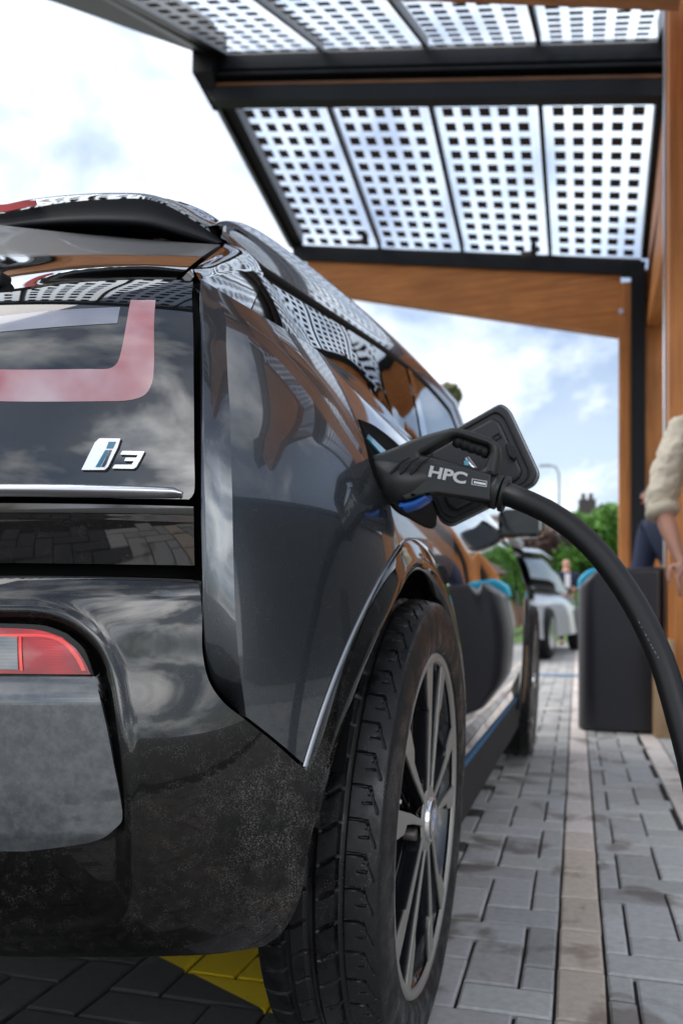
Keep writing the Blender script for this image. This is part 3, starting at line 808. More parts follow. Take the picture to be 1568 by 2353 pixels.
# --- doors, sill and front wing
doorarc = [arc_yz(WR, a) for a in [58, 48, 38, 28, 18, 8, 0]]
L_ = [belt[-1], Vector((shutY, 0.95)), Vector((shutY - 0.02, 0.83))] + doorarc + [Vector((WY + WR + 0.005, 0.31))]
L_ = [q + Vector((0.006, 0)) for q in L_]
def bz(Y): return atYl([Vector((0, p.y, p.z)) for p in belt3], Y).z
topD = [Vector((Y, bz(Y) - 0.004)) for Y in [L_[0].x + 0.0, 1.95, 2.1, 2.3, 2.6, 2.9, 3.2]]
botD = [Vector((Y, 0.30 if Y < 3 else 0.30)) for Y in [L_[-1].x, 2.0, 2.4, 2.8, 3.2]]
rD = [Vector((3.2, lerp(topD[-1].y, 0.30, k / 10))) for k in range(11)]
g2 = coons(curve(topD, 90), curve(botD, 90), curve(L_, 60), curve(rD, 60), 90, 60)
def door_pt(q):
    # a crease low on the door, tucking in above the sill
    k = 0.012 * smooth01((0.47 - q.y) / 0.10) + 0.005 * math.exp(-((q.y - 0.74) / 0.09) ** 2) * smooth01((q.x - 1.75) / 0.4)
    return side_pt(q.x, q.y) + Vector((0.003 - k, 0, 0))
grid_mesh('door', [[door_pt(q) for q in r] for r in g2], 'gloss black', car, 'pair', skirt=0.012)
L2 = [Vector((3.206, lerp(bz(3.2) - 0.004, 0.30, k / 10))) for k in range(11)]
FY = 3.856
tF = [Vector((3.206, bz(3.2) - 0.004)), Vector((3.5, 0.99)), Vector((3.9, 0.90)), Vector((4.3, 0.74))]
arcF = [Vector((FY + 0.42 * math.cos(R(a)), WZ + 0.42 * math.sin(R(a)))) for a in range(178, 8, -10)]
bF = [Vector((3.206, 0.30)), Vector((3.40, 0.30))] + arcF + [Vector((4.3, 0.40))]
g2 = coons(curve(tF, 90), curve(bF, 90, True), curve(L2, 30), [Vector((4.3, lerp(0.74, 0.40, k / 30))) for k in range(31)], 90, 30)
grid_mesh('front_wing', [[side_pt(*q) + Vector((0.002 + 0.012 * math.exp(-((math.hypot(q.x - FY, q.y - WZ) - 0.42) / 0.05) ** 2), 0, 0)) for q in r] for r in g2], 'gloss black', car, 'pair', skirt=0.02)
# bonnet and windscreen, closing the nose
hb = []
for k in range(13):
    t = k / 12
    hb.append([Vector((lerp(side_pt(q.x, q.y).x, XC, t), q.x + 0.12 * math.sin(t * math.pi / 2), q.y + 0.06 * math.sin(t * math.pi / 2))) for q in curve(tF, 20)])
grid_mesh('bonnet', hb, 'gloss black', car, 'same')
nose = []
for k in range(13):
    t = k / 12
    nose.append([Vector((lerp(side_pt(4.3, Z).x, XC, t), 4.3 + 0.22 * math.sin(t * math.pi / 2), Z + (0.06 * math.sin(t * math.pi / 2) if Z > 0.7 else 0))) for Z in (0.74, 0.62, 0.5, 0.4, 0.25)])
grid_mesh('front_bumper', nose, 'gloss black', car, 'same')
A0 = A[-1]; Wsb = [Vector((lerp(-0.42, XC, t), 3.95 + 0.15 * math.sin(t * 1.57), 1.0)) for t in (0, .25, .5, .75, 1)]
Wst = [Vector((lerp(A[-10].x - 0.03, XC, t), A[-10].y, A[-10].z + 0.004 + 0.055 * math.sin(t * 1.57) ** 0.8)) for t in (0, .25, .5, .75, 1)]
grid_mesh('windscreen', loft([Wst, Wsb], 20, 10), 'dark glass', car, 'same')
# sill with blue line
def sill(name, z0, z1, o0, o1, mat, y0=1.70, y1=3.50):
    return grid_mesh(name, [[side_pt(lerp(y0, y1, i / 20), 0.36) * 1 + Vector((lerp(o0, o1, j / 4), 0, lerp(z0, z1, j / 4) - 0.36)) for i in range(21)] for j in range(5)], mat, car, 'pair', skirt=0.02)
sill('sill', 0.337, 0.20, -0.006, -0.02, 'matt black'); sill('blue_sill_line', 0.350, 0.337, -0.006, -0.005, 'sill blue')
# underbody
box('underbody', (XC, 2.75, 0.33), (1.40, 2.7, 0.12), 'void black', car, 0.01)
box('engine_bay', (XC, 1.36, 0.60), (1.02, 0.90, 0.5), 'void black', car, 0.02)
# wheel-arch trim and liner
tr = []
NA = 110; END = 9.0
for k in range(NA + 1):
    a = lerp(tip_a + END, -8, (k / NA) ** 1.4)
    rr = lerp(tip_r - 0.001, WR, smooth01((tip_a - a) / 45)); dz_ = 0
    if a > tip_a:
        t_ = (a - tip_a) / END; rr = 0.397 + (tip_r - 0.001 - 0.397) * math.sqrt(max(0.0, 1 - t_ ** 2.2))
    wdt = max(rr - 0.397, 0.0004)
    row = []
    for (dr, dx) in ((0.08, -0.004), (0.04, 0.0045), (-0.06, 0.0075), (-0.24, 0.0085), (-0.56, 0.011), (-0.80, 0.012), (-0.94, 0.009), (-1.0, 0.003), (-1.0, -0.02)):
        q = arc_yz(rr + dr * min(wdt, 0.05), a); p = side_pt(q.x, q.y); n = side_n(q.x, q.y)
        row.append(p + n * dx)
    tr.append(row)
trim = grid_mesh('arch_trim', list(map(list, zip(*tr))), 'dirty bumper black', car, 'pair')
# pale edge strip along the arch
es = []
for k in range(NA + 1):
    a = lerp(tip_a + 0.2, 75, k / NA); rr = lerp(tip_r, WR, smooth01((tip_a - a) / 45))
    row = []; tw_ = lerp(1.0, 0.35, smooth01((tip_a - a) / 50))
    for dr, dx in ((0.0035 * tw_, 0.0045), (0.002 * tw_, 0.0066), (-0.001 * tw_, 0.0070), (-0.003 * tw_, 0.0050)):
        q = arc_yz(rr + dr, a); row.append(side_pt(q.x, q.y) + side_n(q.x, q.y) * dx)
    es.append(row)
principled('dull silver', (0.30, 0.31, 0.33), 0.4, 0.8)
grid_mesh('arch_edge_strip', list(map(list, zip(*es))), 'dull silver', car, 'pair')
lin = []
for k in range(41):
    a = lerp(158, -20, k / 40)
    lin.append([Vector((x, *arc_yz(0.395 + (0.01 if x > -0.3 else 0), a))) for x in (-0.268, -0.30, -0.40, -0.52, -0.56)] + [Vector((-0.565, *arc_yz(0.05, a)))])
grid_mesh('wheel_arch_liner', lin, 'void black', car, 'pair', flip=True)
linF = [[Vector((x, FY + r * math.cos(R(a)), WZ + r * math.sin(R(a)))) for x, r in ((-0.27, 0.41), (-0.4, 0.40), (-0.5, 0.4), (-0.5, 0.05))] for a in range(200, -25, -6)]
grid_mesh('wheel_arch_liner', linF, 'void black', car, 'pair')
# charging bay in the flank
bay_px = [(816, 966), (850, 980), (905, 1022), (955, 1075), (988, 1135), (996, 1205), (985, 1216), (940, 1196), (890, 1160), (850, 1090)]
bq = curve(SP(*bay_px, bay_px[0]), 60)[:-1]
cen = sum((q for q in bq), Vector((0, 0))) / len(bq)
def ring(s, off): return [side_pt(*(cen + (q - cen) * s)) + side_n(*(cen + (q - cen) * s)) * off for q in bq]
rings = [ring(1.0, 0.0043), ring(0.985, 0.0062), ring(0.95, 0.0058), ring(0.92, 0.0046), ring(0.7, 0.0046), ring(0.4, 0.0046), ring(0.02, 0.0046)]
bay = grid_mesh('charging_bay', [[*r, r[0]] for r in rings], 'void black', car)
c0, c1 = SP((836, 1003), (876, 1040)), SP((832, 1012), (868, 1050))
cy = [[side_pt(*q) + side_n(*q) * 0.0075 for q in curve(c, 8, False)] for c in (c0, c1)]
grid_mesh('cyan_seal', cy, 'cyan trim', bay, skirt=0.003)

# --- wheels
def build_tyre(parent, detail=True):
    Ro = 0.352
    # cross-section: x offset from the outer face plane (positive inwards), radius, tread flag
    prof = []
    for x, r in ((0.004, 0.266), (-0.003, 0.272), (-0.006, 0.282), (-0.0075, 0.296), (-0.0070, 0.312), (-0.0050, 0.326), (-0.0025, 0.336), (-0.0005, 0.3425)): prof.append((x, r, 0))
    xs_ = [0.001 + 0.0012 * k for k in range(37)] + [0.0455 + 0.0033 * k for k in range(33)] if detail else [lerp(0.001, 0.151, k / 12) for k in range(13)]
    for x in xs_:
        e = abs(x - 0.076) / 0.075
        prof.append((x, Ro - 0.0075 * e ** 4, 1))
    for x, r in ((0.155, 0.3425), (0.160, 0.335), (0.166, 0.315), (0.166, 0.292), (0.158, 0.272), (0.150, 0.262)): prof.append((x, r, 0))
    NP = 54; PS = 34 if detail else 2; n = NP * PS; PL = 2 * math.pi * Ro / NP
    grooves = [(0.0455, 0.0048), (0.083, 0.0055), (0.115, 0.0048)]
    path = [(0.043, 0.0), (0.022, 0.02), (0.0165, 0.10), (0.0135, 0.35), (0.0085, 0.62), (0.0065, 0.78)]
    path = [tuple(q) for q in curve([Vector(q) for q in path], 30)]
    short = [(0.0245, 0.52), (0.0145, 0.50)]
    inner_ = [(0.050, 0.1), (0.072, 0.45)], [(0.090, 0.2), (0.108, 0.5)], [(0.122, 0.1), (0.150, 0.3)]
    def dseg(x, s_, a, b_):
        best = 9
        for k in (-1, 0, 1):
            ax_, ay_ = a[0], (a[1] + k) * PL; bx_, by_ = b_[0], (b_[1] + k) * PL; px_, py_ = x, s_ * PL
            dx_, dy_ = bx_ - ax_, by_ - ay_; t = max(0, min(1, ((px_ - ax_) * dx_ + (py_ - ay_) * dy_) / (dx_ * dx_ + dy_ * dy_)))
            best = min(best, math.hypot(px_ - ax_ - dx_ * t, py_ - ay_ - dy_ * t))
        return best
    W = len(prof); tab = []
    for k in range(PS):
        f = k / PS; row = []
        for x, r, td in prof:
            d = 0
            if td:
                for gx, gw in grooves: d = max(d, 0.0068 * smooth01(1.6 - abs(x - gx) / gw * 1.2))
                if detail and x < 0.045:
                    q = min(dseg(x, f, path[i_], path[i_ + 1]) for i_ in range(30)); wd = 0.0011 if x > 0.016 else 0.0009
                    d = max(d, (0.0045 if x > 0.016 else 0.0018) * smooth01(1.6 - q / wd * 0.8))
                    q = dseg(x, f, *short); d = max(d, 0.003 * smooth01(1.6 - q / 0.001 * 0.8))
                    q = math.hypot(x - 0.0185, (f - 0.27) * PL); d = max(d, 0.0015 * smooth01(1.5 - q / 0.0012))
                elif detail:
                    for a_, b_ in inner_:
                        q = dseg(x, f, a_, b_); d = max(d, 0.0035 * smooth01(1.6 - q / 0.0015 * 0.8))
            row.append(r - d)
        tab.append(row)
    vs, fs = [], []
    for k in range(n):
        a = 2 * math.pi * k / n; c_, s_ = math.cos(a), math.sin(a)
        for (x, r, td), rr in zip(prof, tab[k % PS]): vs.append((-x, rr * c_, rr * s_))
    for k in range(n):
        k2 = (k + 1) % n
        for i in range(W - 1): fs.append((k * W + i, k * W + i + 1, k2 * W + i + 1, k2 * W + i))
    o = mk('tyre', vs, fs, 'tyre rubber', parent)
    if detail: sharp(o, 32)
    return o
def yz_plate(name, poly, x, depth, mat, parent, bev=0.0015):
    # poly in (Y, Z), outer face at x
    return plate(name, [poly], (x - depth / 2, 0, 0), (0, 1, 0), (0, 0, 1), depth, bev, mat, parent, 2)
def build_wheel(loc, rot, detail=True, deg0=82):
    w_ = mk('wheel', *lathe([(-0.004, 0.262), (-0.012, 0.252), (-0.05, 0.240), (-0.14, 0.232), (-0.150, 0.255), (-0.152, 0.262)], 96), 'alloy black', car)
    build_tyre(w_, detail)
    lipm = lathe([(-0.006, 0.2500), (-0.0010, 0.2515), (0.0008, 0.2560), (0.0000, 0.2640), (-0.006, 0.2680), (-0.012, 0.268)], 120)
    mk('rim_lip', *lipm, 'machined alloy', w_)
    mk('brake_disc', *lathe([(-0.085, 0.05), (-0.085, 0.165), (-0.097, 0.165), (-0.097, 0.0)], 64), 'brake steel', w_)
    for s in range(5):
        a0 = R(deg0 + 72 * s)
        def pol(pts):
            return [(p[0] * math.cos(a0) - p[1] * math.sin(a0), p[0] * math.sin(a0) + p[1] * math.cos(a0)) for p in pts]
        for sg in (1, -1):
            wide = 0.048
            arm = [(0.040, sg * 0.010), (0.060, sg * 0.0135), (0.150, sg * 0.0245), (0.253, sg * 0.042), (0.248, sg * (0.044 + wide * 0.75)), (0.222, sg * (0.044 + wide * 0.66)), (0.180, sg * 0.0600), (0.170, sg * 0.0450), (0.120, sg * 0.0335), (0.065, sg * 0.0235), (0.040, sg * 0.0225)]
            yz_plate('spoke', pol(arm), -0.0025, 0.003, 'machined alloy', w_, 0.0008)
            yz_plate('spoke_side', pol(arm), -0.0055, 0.022, 'alloy black', w_, 0.0006)
            back_ = [(0.03, sg * 0.006), (0.250, sg * 0.024), (0.252, sg * 0.080), (0.19, sg * 0.054), (0.06, sg * 0.028)]
            yz_plate('spoke_back', pol(back_), -0.0285, 0.012, 'alloy black', w_, 0.002)
        ins = [(0.07, -0.012), (0.07, 0.012), (0.225, 0.024), (0.225, -0.024)]
        if s in (0, 4): yz_plate('spoke_reflection', pol(ins), -0.024, 0.006, 'reflected blue', w_)  # bluish reflection put into the colour between two spoke pairs
    mk('hub', *lathe([(-0.006, 0.052), (-0.0028, 0.050), (-0.0022, 0.046), (-0.0018, 0.0)], 60), 'machined alloy', w_)
    cap_ = mk('hub_cap', *lathe([(-0.003, 0.0365), (0.003, 0.0360), (0.0045, 0.034), (0.0035, 0.031), (0.0032, 0.0)], 60), 'chrome', w_)
    for r0, r1, a, b_, mt in ((0.0195, 0.0305, 0, 360, 'alloy black'), (0, 0.019, 0, 90, 'print white'), (0, 0.019, 90, 180, 'badge light blue'), (0, 0.019, 180, 270, 'print white'), (0, 0.019, 270, 360, 'badge light blue')):
        n = 36 if b_ - a > 100 else 10; vs = []
        for k in range(n + 1):
            t = R(lerp(a, b_, k / n)); vs += [Vector((0.0050, r0 * math.cos(t), r0 * math.sin(t))), Vector((0.0050, r1 * math.cos(t), r1 * math.sin(t)))]
        vs += [Vector((0.003, p.y, p.z)) for p in vs]
        m_ = 2 * (n + 1)
        fs = [(2 * k, 2 * k + 1, 2 * k + 3, 2 * k + 2) for k in range(n)] + [(2 * k + 1, 2 * k + 1 + m_, 2 * k + 3 + m_, 2 * k + 3) for k in range(n)]
        mk('emblem', vs, fs, mt, w_, False)
    for k in range(5):
        a = R(deg0 + 36 + 72 * k); y, z = 0.060 * math.cos(a), 0.060 * math.sin(a)
        mk('wheel_bolt', *lathe([(-0.03, 0.010), (-0.012, 0.010), (-0.010, 0.008), (-0.010, 0.0)], 12, (y, z)), 'brake steel', w_)
    a = R(160)
    tube('valve', [(-0.028, 0.222 * math.cos(a), 0.222 * math.sin(a)), (-0.008, 0.207 * math.cos(a), 0.207 * math.sin(a))], [0.004, 0.0035], 'print white', w_, 8)
    w_.location = loc; w_.rotation_euler = rot; w_.scale = (1, 0.983, 0.983)
    return w_
def lathe(prof, n, c=(0, 0)):
    vs = []; fs = []; W = len(prof)
    for k in range(n):
        a = 2 * math.pi * k / n
        for x, r in prof: vs.append(Vector((x, c[0] + r * math.cos(a), c[1] + r * math.sin(a))))
    for k in range(n):
        k2 = (k + 1) % n
        for i in range(W - 1): fs.append((k * W + i, k * W + i + 1, k2 * W + i + 1, k2 * W + i)[::-1])
    return vs, fs
principled('badge light blue', (0.03, 0.22, 0.55), 0.3, 0, 1.0)
whl = build_wheel((-0.237, WY, 0.357), (0, R(1.8), 0))
def copy_tree(o, parent=None):
    c = o.copy(); col.objects.link(c); c.parent = parent
    for ch in list(o.children): copy_tree(ch, c)
    return c
for (x, y, rz) in ((-0.237, FY, R(0)), (2 * XC + 0.237, WY, math.pi), (2 * XC + 0.237, FY, math.pi)):
    c = copy_tree(whl, car); c.location = (x, y, 0.357); c.rotation_euler = (0, R(1.8), rz)
# door mirror
mc = atY(1196, 1203, 3.25)
mir = box('door_mirror', mc, (0.17, 0.09, 0.11), 'gloss black', car, 0.025)
tube('mirror_stalk', [mc + Vector((-0.06, 0, -0.03)), (-0.38, mc.y + 0.06, mc.z - 0.07)], [0.02, 0.025], 'gloss black', mir, 10)
box('mirror_glass', mc + Vector((0, -0.046, 0)), (0.14, 0.004, 0.085), 'dark glass', mir, 0.001)

# --- charging flap (open, hinged on its front edge)
FYp = 1.30
def onplane(pts, Y): return [atY(x, y, Y) for x, y in pts]
def flat(pts, Y, r=0): 
    p = [Vector((q.x, q.z)) for q in onplane(pts, Y)]
    return rounded(p, r, 6) if r else p
fo = [(1150, 926), (1172, 942), (1241, 1090), (1230, 1115), (1036, 1212), (1011, 1200), (952, 1062), (962, 1032)]
def inset(poly, k):
    c = sum(poly, Vector((0, 0))) / len(poly); return [c + (p - c) * k for p in poly]
FO = flat(fo, FYp, 0.012)
AX, AZ = (1, 0, 0), (0, 0, 1)
flap = plate('charging_flap', [FO], (0, FYp, 0), AX, AZ, 0.010, 0.003, 'metallic grey paint', car)
plate('flap_liner', [inset(FO, 0.955)], (0, FYp - 0.008, 0), AX, AZ, 0.010, 0.003, 'flap plastic', flap)
plate('flap_seal', [inset(FO, 0.86), inset(FO, 0.83)[::-1]], (0, FYp - 0.014, 0), AX, AZ, 0.008, 0.0015, 'matt black', flap)
plate('flap_pad', [inset(FO, 0.74)], (0, FYp - 0.014, 0), AX, AZ, 0.012, 0.005, 'flap plastic', flap)
plate('flap_hook', [flat([(1160, 1022), (1172, 1018), (1186, 1050), (1182, 1060), (1168, 1050)], FYp - 0.025, 0.003)], (0, FYp - 0.028, 0), AX, AZ, 0.016, 0.002, 'matt black', flap)
plate('flap_hook', [flat([(1128, 1002), (1146, 992), (1152, 1004), (1134, 1014)], FYp - 0.022, 0.002), flat([(1133, 1003), (1144, 997), (1148, 1004), (1137, 1009)], FYp - 0.022, 0.001)[::-1]], (0, FYp - 0.022, 0), AX, AZ, 0.003, 0.0006, 'matt black', flap)
tube('flap_hinge', [(-0.21, FYp + 0.004, 0.87), (-0.26, FYp - 0.02, 0.88), (-0.31, FYp - 0.05, 0.885)], [0.008, 0.010, 0.010], 'matt black', flap, 10)

# ------------------------------------------------------------ charging plug and cable
PY = 1.14
pl = empty('charging_plug', atY(870, 1080, PY))
tag(pl, 'black high power charging connector with grey HPC lettering, pushed into the car flank', 'charging plug')
def PW(x, y): return atY(x, y, PY)
px = 1.14 / F
bodyp = [(846, 1068, 25), (862, 1078, 34), (890, 1096, 48), (918, 1108, 53), (945, 1108, 48), (975, 1103, 40), (1010, 1105, 35), (1060, 1112, 34), (1105, 1122, 35), (1132, 1128, 37)]
pb = tube('plug_body', [PW(x, y) for x, y, r in bodyp], [r * px for x, y, r in bodyp], 'plug plastic', pl, 28, 40)
for o_, (a, b_), r in (('collar', ((1130, 1127), (1148, 1132)), 40), ('collar', ((1151, 1133), (1164, 1136)), 41)):
    p, q = PW(*a), PW(*b_); d = (q - p)
    tube(o_, [p, p + d * 0.12, p + d * 0.88, q], [(r - 2.5) * px, r * px, r * px, (r - 2.5) * px], 'plug plastic', pb, 28)
outer = rounded(flat([(852, 1052), (904, 1034), (964, 1007), (1044, 985), (1072, 990), (1132, 1011), (1149, 1026), (1150, 1048), (1141, 1098), (1060, 1100), (960, 1100), (868, 1100)], PY), [0.006, .01, .02, .01, .01, .008, .008, .01, .004, 0, 0, .004])
hole = rounded(flat([(969, 1048), (1040, 1008), (1054, 1006), (1124, 1028), (1127, 1044), (1112, 1083), (1064, 1069), (1000, 1052)], PY), [0.002, .004, .004, .004, .004, .006, .0, .0])
plate('handle', [outer, hole[::-1]], (0, PY, 0), AX, AZ, 0.034, 0.007, 'plug plastic', pl, 4)
gp = [(1044, 1010), (1052, 1014), (1060, 1015), (1068, 1020), (1076, 1020), (1084, 1026), (1092, 1026), (1100, 1031), (1108, 1031), (1116, 1038), (1122, 1040)]
tube('grip', [PW(x, y) for x, y in gp], [0.0095 if k % 2 else 0.0075 for k in range(len(gp))], 'matt black', pl, 14, 60)
# ribs pressed in the shoulder
for k in range(3):
    x0 = 905 + 22 * k
    plate('shoulder_rib', [flat([(x0, 1094), (x0 + 26, 1066), (x0 + 44, 1058), (x0 + 46, 1061), (x0 + 29, 1070), (x0 + 5, 1098)], PY)], (0, PY - 0.030 + 0.0035 * (k == 2), 0), AX, AZ, 0.004, 0.0008, 'matt black', pl)
plate('side_cover', [rounded(flat([(972, 1056), (1066, 1072), (1128, 1090), (1126, 1152), (1062, 1142), (1000, 1133), (960, 1140), (930, 1150), (900, 1120), (940, 1100)], PY - 0.02), 0.004)], (0, PY - 0.0165, 0), AX, AZ, 0.012, 0.003, 'plug plastic', pl, 3)
yL = PY - 0.0235
a = atY(990, 1084, yL); b_ = atY(1063, 1099, yL); mid = (a + b_) / 2; dx = (b_ - a).normalized(); dz = Vector((-dx.z, 0, dx.x))
text_mesh('lettering', 'HPC', 0.0205, atY(1027, 1092, yL), dx, dz, 'print white', pl, sx=1.35, depth=0.0004, offset=0.0007)
fr = [(1083, 1099), (1118, 1105), (1117, 1119), (1082, 1113)]
fi = [(1085, 1101), (1116, 1106.5), (1115, 1117), (1084, 1111.5)]
plate('rating_mark', [flat(fr, yL), flat(fi, yL)[::-1]], (0, yL, 0), AX, AZ, 0.0006, 0.0001, 'print white', pl, 1)
for k in range(6):
    x = 1088 + 4.6 * k; y = 1105 + 0.8 * k
    plate('rating_mark', [flat([(x, y), (x + 3, y + .5), (x + 3, y + 5.5), (x, y + 5)], yL)], (0, yL, 0), AX, AZ, 0.0006, 0.0001, 'satin silver', pl, 1)
for x, y, r in ((948, 1136, 0), (982, 1134, 0)):
    plate('screw_recess', [rounded(flat([(x - 5, y - 3), (x + 5, y - 2), (x + 5, y + 3), (x - 5, y + 3)], yL), 0.001)], (0, yL + 0.002, 0), AX, AZ, 0.006, 0.0008, 'void black', pl, 1)
plate('latch', [rounded(flat([(916, 1160), (950, 1152), (990, 1134), (986, 1150), (958, 1168), (930, 1176)], PY), 0.003)], (0, PY, 0), AX, AZ, 0.036, 0.006, 'latch blue', pl, 3)
tube('dangling_tag', [atY(1070, 1052, PY + 0.02), atY(1078, 1066, PY + .02), atY(1090, 1078, PY + .02)], [0.004, 0.0055, 0.004], 'satin silver', pl, 8)
box('tag_bead', atY(1070, 1064, PY + 0.01), (0.006, 0.006, 0.008), 'cyan trim', pl, 0.001)
# cable
cab = [atY(1160, 1135, PY), atD(1180, 1141, 1.10), atD(1260, 1177, 1.08), atD(1350, 1245, 1.05), atD(1440, 1360, 1.02), atD(1512, 1500, 0.985), atD(1556, 1640, 0.96), atD(1594, 1790, 0.94), atD(1625, 1980, 0.935), atD(1650, 2300, 0.96), atD(1680, 2520, 1.06), (0.60, 1.15, 0.021), (0.64, 1.9, 0.021), (0.66, 3.0, 0.021), (0.52, 4.3, 0.021), (0.42, 4.62, 0.10), (0.37, 4.80, 0.5)]
rad = [0.0185] * 2 + [0.0190] * 15
rad = [0.0165, 0.0155, 0.0152, 0.0152] + [0.0150] * 13
cable = tube('charging_cable', cab, rad, 'cable jacket', None, 24, 220, origin=(0.6, 1.15, 0.0))
tag(cable, 'thick black charging cable arching from the plug down to the ground at the right', 'cable')
# worn print along the jacket: short pale dashes lying on its surface
_cl = curve([Vector(p) for p in cab], 900)
principled('worn print', (0.12, 0.14, 0.16), 0.6)
pv_, pf_ = [], []
_q = [(1463, 1422), (1472, 1440), (1482, 1458), (1490, 1474), (1499, 1490), (1507, 1504), (1513, 1516)]
_q = curve([Vector(q) for q in _q], 26)
def on_cable(x, y):
    d = ray(x, y).normalized(); best = min(_cl, key=lambda c: ((c - O) - d * (c - O).dot(d)).length)
    m_ = ((best - O) - d * (best - O).dot(d)).length
    return O + d * ((best - O).dot(d) - math.sqrt(max(0.0151 ** 2 - m_ ** 2, 0)) - 0.0004)
for k in range(0, 26):
    if k % 4 == 3: continue
    a, b_ = _q[k], _q[k + 1]; b_ = a.lerp(b_, 0.65); n_ = Vector((1.3, -0.7))
    i = len(pv_); pv_ += [on_cable(*(a - n_)), on_cable(*(b_ - n_)), on_cable(*(b_ + n_)), on_cable(*(a + n_))]; pf_.append((i, i + 1, i + 2, i + 3))
mk('cable_print', [p - Vector((0.6, 1.15, 0)) for p in pv_], pf_, 'worn print', cable, False)
# ------------------------------------------------------------ ground
GA = math.atan((1350 - 1326) / F)   # the paving runs very slightly off the line of the car
pav = principled('block paving', (0.22, 0.22, 0.215), 0.75)
t, b, tc, noise, ramp, math_, mix, bump, sep = node_tools(pav)
at = nn(t, 'ShaderNodeAttribute', attribute_name='tint')
geo = nn(t, 'ShaderNodeNewGeometry')
grain = noise(260, 4, 0.7); stain = ramp(noise(5.5, 4, 0.55, dist=0.4), 0.56, 0.64); fine = noise(55, 4, 0.6)
grey = mix(ramp(fine, 0.3, 0.7), (0.36, 0.357, 0.345), (0.46, 0.457, 0.445))
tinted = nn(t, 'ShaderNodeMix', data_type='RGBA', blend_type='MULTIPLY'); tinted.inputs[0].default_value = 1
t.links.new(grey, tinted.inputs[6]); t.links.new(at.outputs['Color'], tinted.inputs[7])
dk = nn(t, 'ShaderNodeMix', data_type='RGBA', blend_type='MULTIPLY'); dk.inputs[0].default_value = 1; t.links.new(tinted.outputs[2], dk.inputs[6]); dk.inputs[7].default_value = (0.52, 0.48, 0.45, 1)
wet = mix(stain, tinted.outputs[2], dk.outputs[2])
# yellow road paint on the bay corner
s = sep()
p1, p2 = gnd(378, 2189), gnd(655, 2331)
nrm2 = Vector((-(p2.y - p1.y), p2.x - p1.x)); nrm2.normalize()
k0 = -(p1.x * nrm2.x + p1.y * nrm2.y)
ln = math_('ADD', math_('ADD', math_('MULTIPLY', s[0], nrm2.x), math_('MULTIPLY', s[1], nrm2.y)), k0)
band = math_('MULTIPLY', math_('GREATER_THAN', ln, 0.0), math_('LESS_THAN', ln, 0.36))
band = math_('MULTIPLY', band, math_('LESS_THAN', s[0], -0.30)); band = math_('MULTIPLY', band, math_('GREATER_THAN', s[2], -0.007))
yel = math_('MULTIPLY', band, ramp(noise(45, 5, 0.7), 0.30, 0.36))
t.links.new(mix(yel, wet, (0.80, 0.56, 0.01)), b.inputs['Base Color'])
t.links.new(ramp(stain, 0, 1, (0.8,) * 3, (0.45,) * 3), b.inputs['Roughness'])
bump(grain, 0.35, 0.003)
joint = principled('joint sand', (0.018, 0.012, 0.010), 0.95)
class Pavers:
    def __init__(s): s.v, s.f, s.t = [], [], []
    def add(s, x0, x1, y0, y1, tint, fancy=True, z=0.0):
        g = 0.0032; c = 0.0045; x0 += g; x1 -= g; y0 += g; y1 -= g
        if x1 - x0 < 0.012 or y1 - y0 < 0.012: return
        z += random.uniform(-0.0012, 0.0012); tl_ = random.uniform(-0.0008, 0.0008)
        j = lambda: random.uniform(-0.0012, 0.0012)
        n = len(s.v)
        cs = [(x0 + j(), y0 + j()), (x1 + j(), y0 + j()), (x1 + j(), y1 + j()), (x0 + j(), y1 + j())]
        mxx, mxy = (x0 + x1) / 2, (y0 + y1) / 2
        for (zz, k) in ((z + tl_, c), (z - 0.0028, 0.0), (z - 0.02, 0.0)):
            for (x, y) in cs:
                s.v.append((x + (k if x < mxx else -k), y + (k if y < mxy else -k), zz))
        s.f.append((n, n + 1, n + 2, n + 3)); s.t.append(tint)
        for a in (0, 4):
            for i in range(4):
                s.f.append((n + a + i, n + a + 4 + i, n + a + 4 + (i + 1) % 4, n + a + (i + 1) % 4)); s.t.append(tint)
P = Pavers()
U = 0.102
strips = [(-0.075 + 0.037, 0.015 + 0.037), (0.322, 0.322 + 0.09)]
# measured at y = 1.45 and y = 4.4 in the turned frame
def clipx(x0, x1):
    """split an x interval by the pale strips"""
    segs = [(x0, x1)]
    for a, b_ in strips:
        ns = []
        for p, q in segs:
            if q <= a or p >= b_: ns.append((p, q))
            else:
                if p < a: ns.append((p, a))
                if q > b_: ns.append((b_, q))
        segs = ns
    return segs
CROSS = [(5.78, 5.88)]
def clipy(y0, y1, x):
    for a, b_ in CROSS:
        if x < strips[0][0]:
            if y0 >= a and y1 <= b_: return None
            if y0 < a < y1: y1 = a
            elif y0 < b_ < y1: y0 = b_
    return (y0, y1)
rng = random.Random(3)
def tintf():
    k = rng.uniform(0.86, 1.12)
    if rng.random() < 0.08: k *= 0.72
    return (k, k * rng.uniform(0.985, 1.01), k * rng.uniform(0.96, 1.02), 1)
for i in range(-62, 62):
    for j in range(-8, 150):
        m = (i - j) % 4
        if m == 0: x0, x1, y0, y1 = i * U, (i + 2) * U, j * U, (j + 1) * U
        elif m == 2: x0, x1, y0, y1 = i * U, (i + 1) * U, (j - 1) * U, (j + 1) * U
        else: continue
        tt = tintf()
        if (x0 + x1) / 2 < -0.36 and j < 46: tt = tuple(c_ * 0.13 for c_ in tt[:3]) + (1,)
        if abs(x0) > 3.2 and j > 60: continue
        for a, b_ in clipx(x0, x1):
            yy = clipy(y0, y1, (a + b_) / 2)
            if yy: P.add(a, b_, yy[0], yy[1], tt)
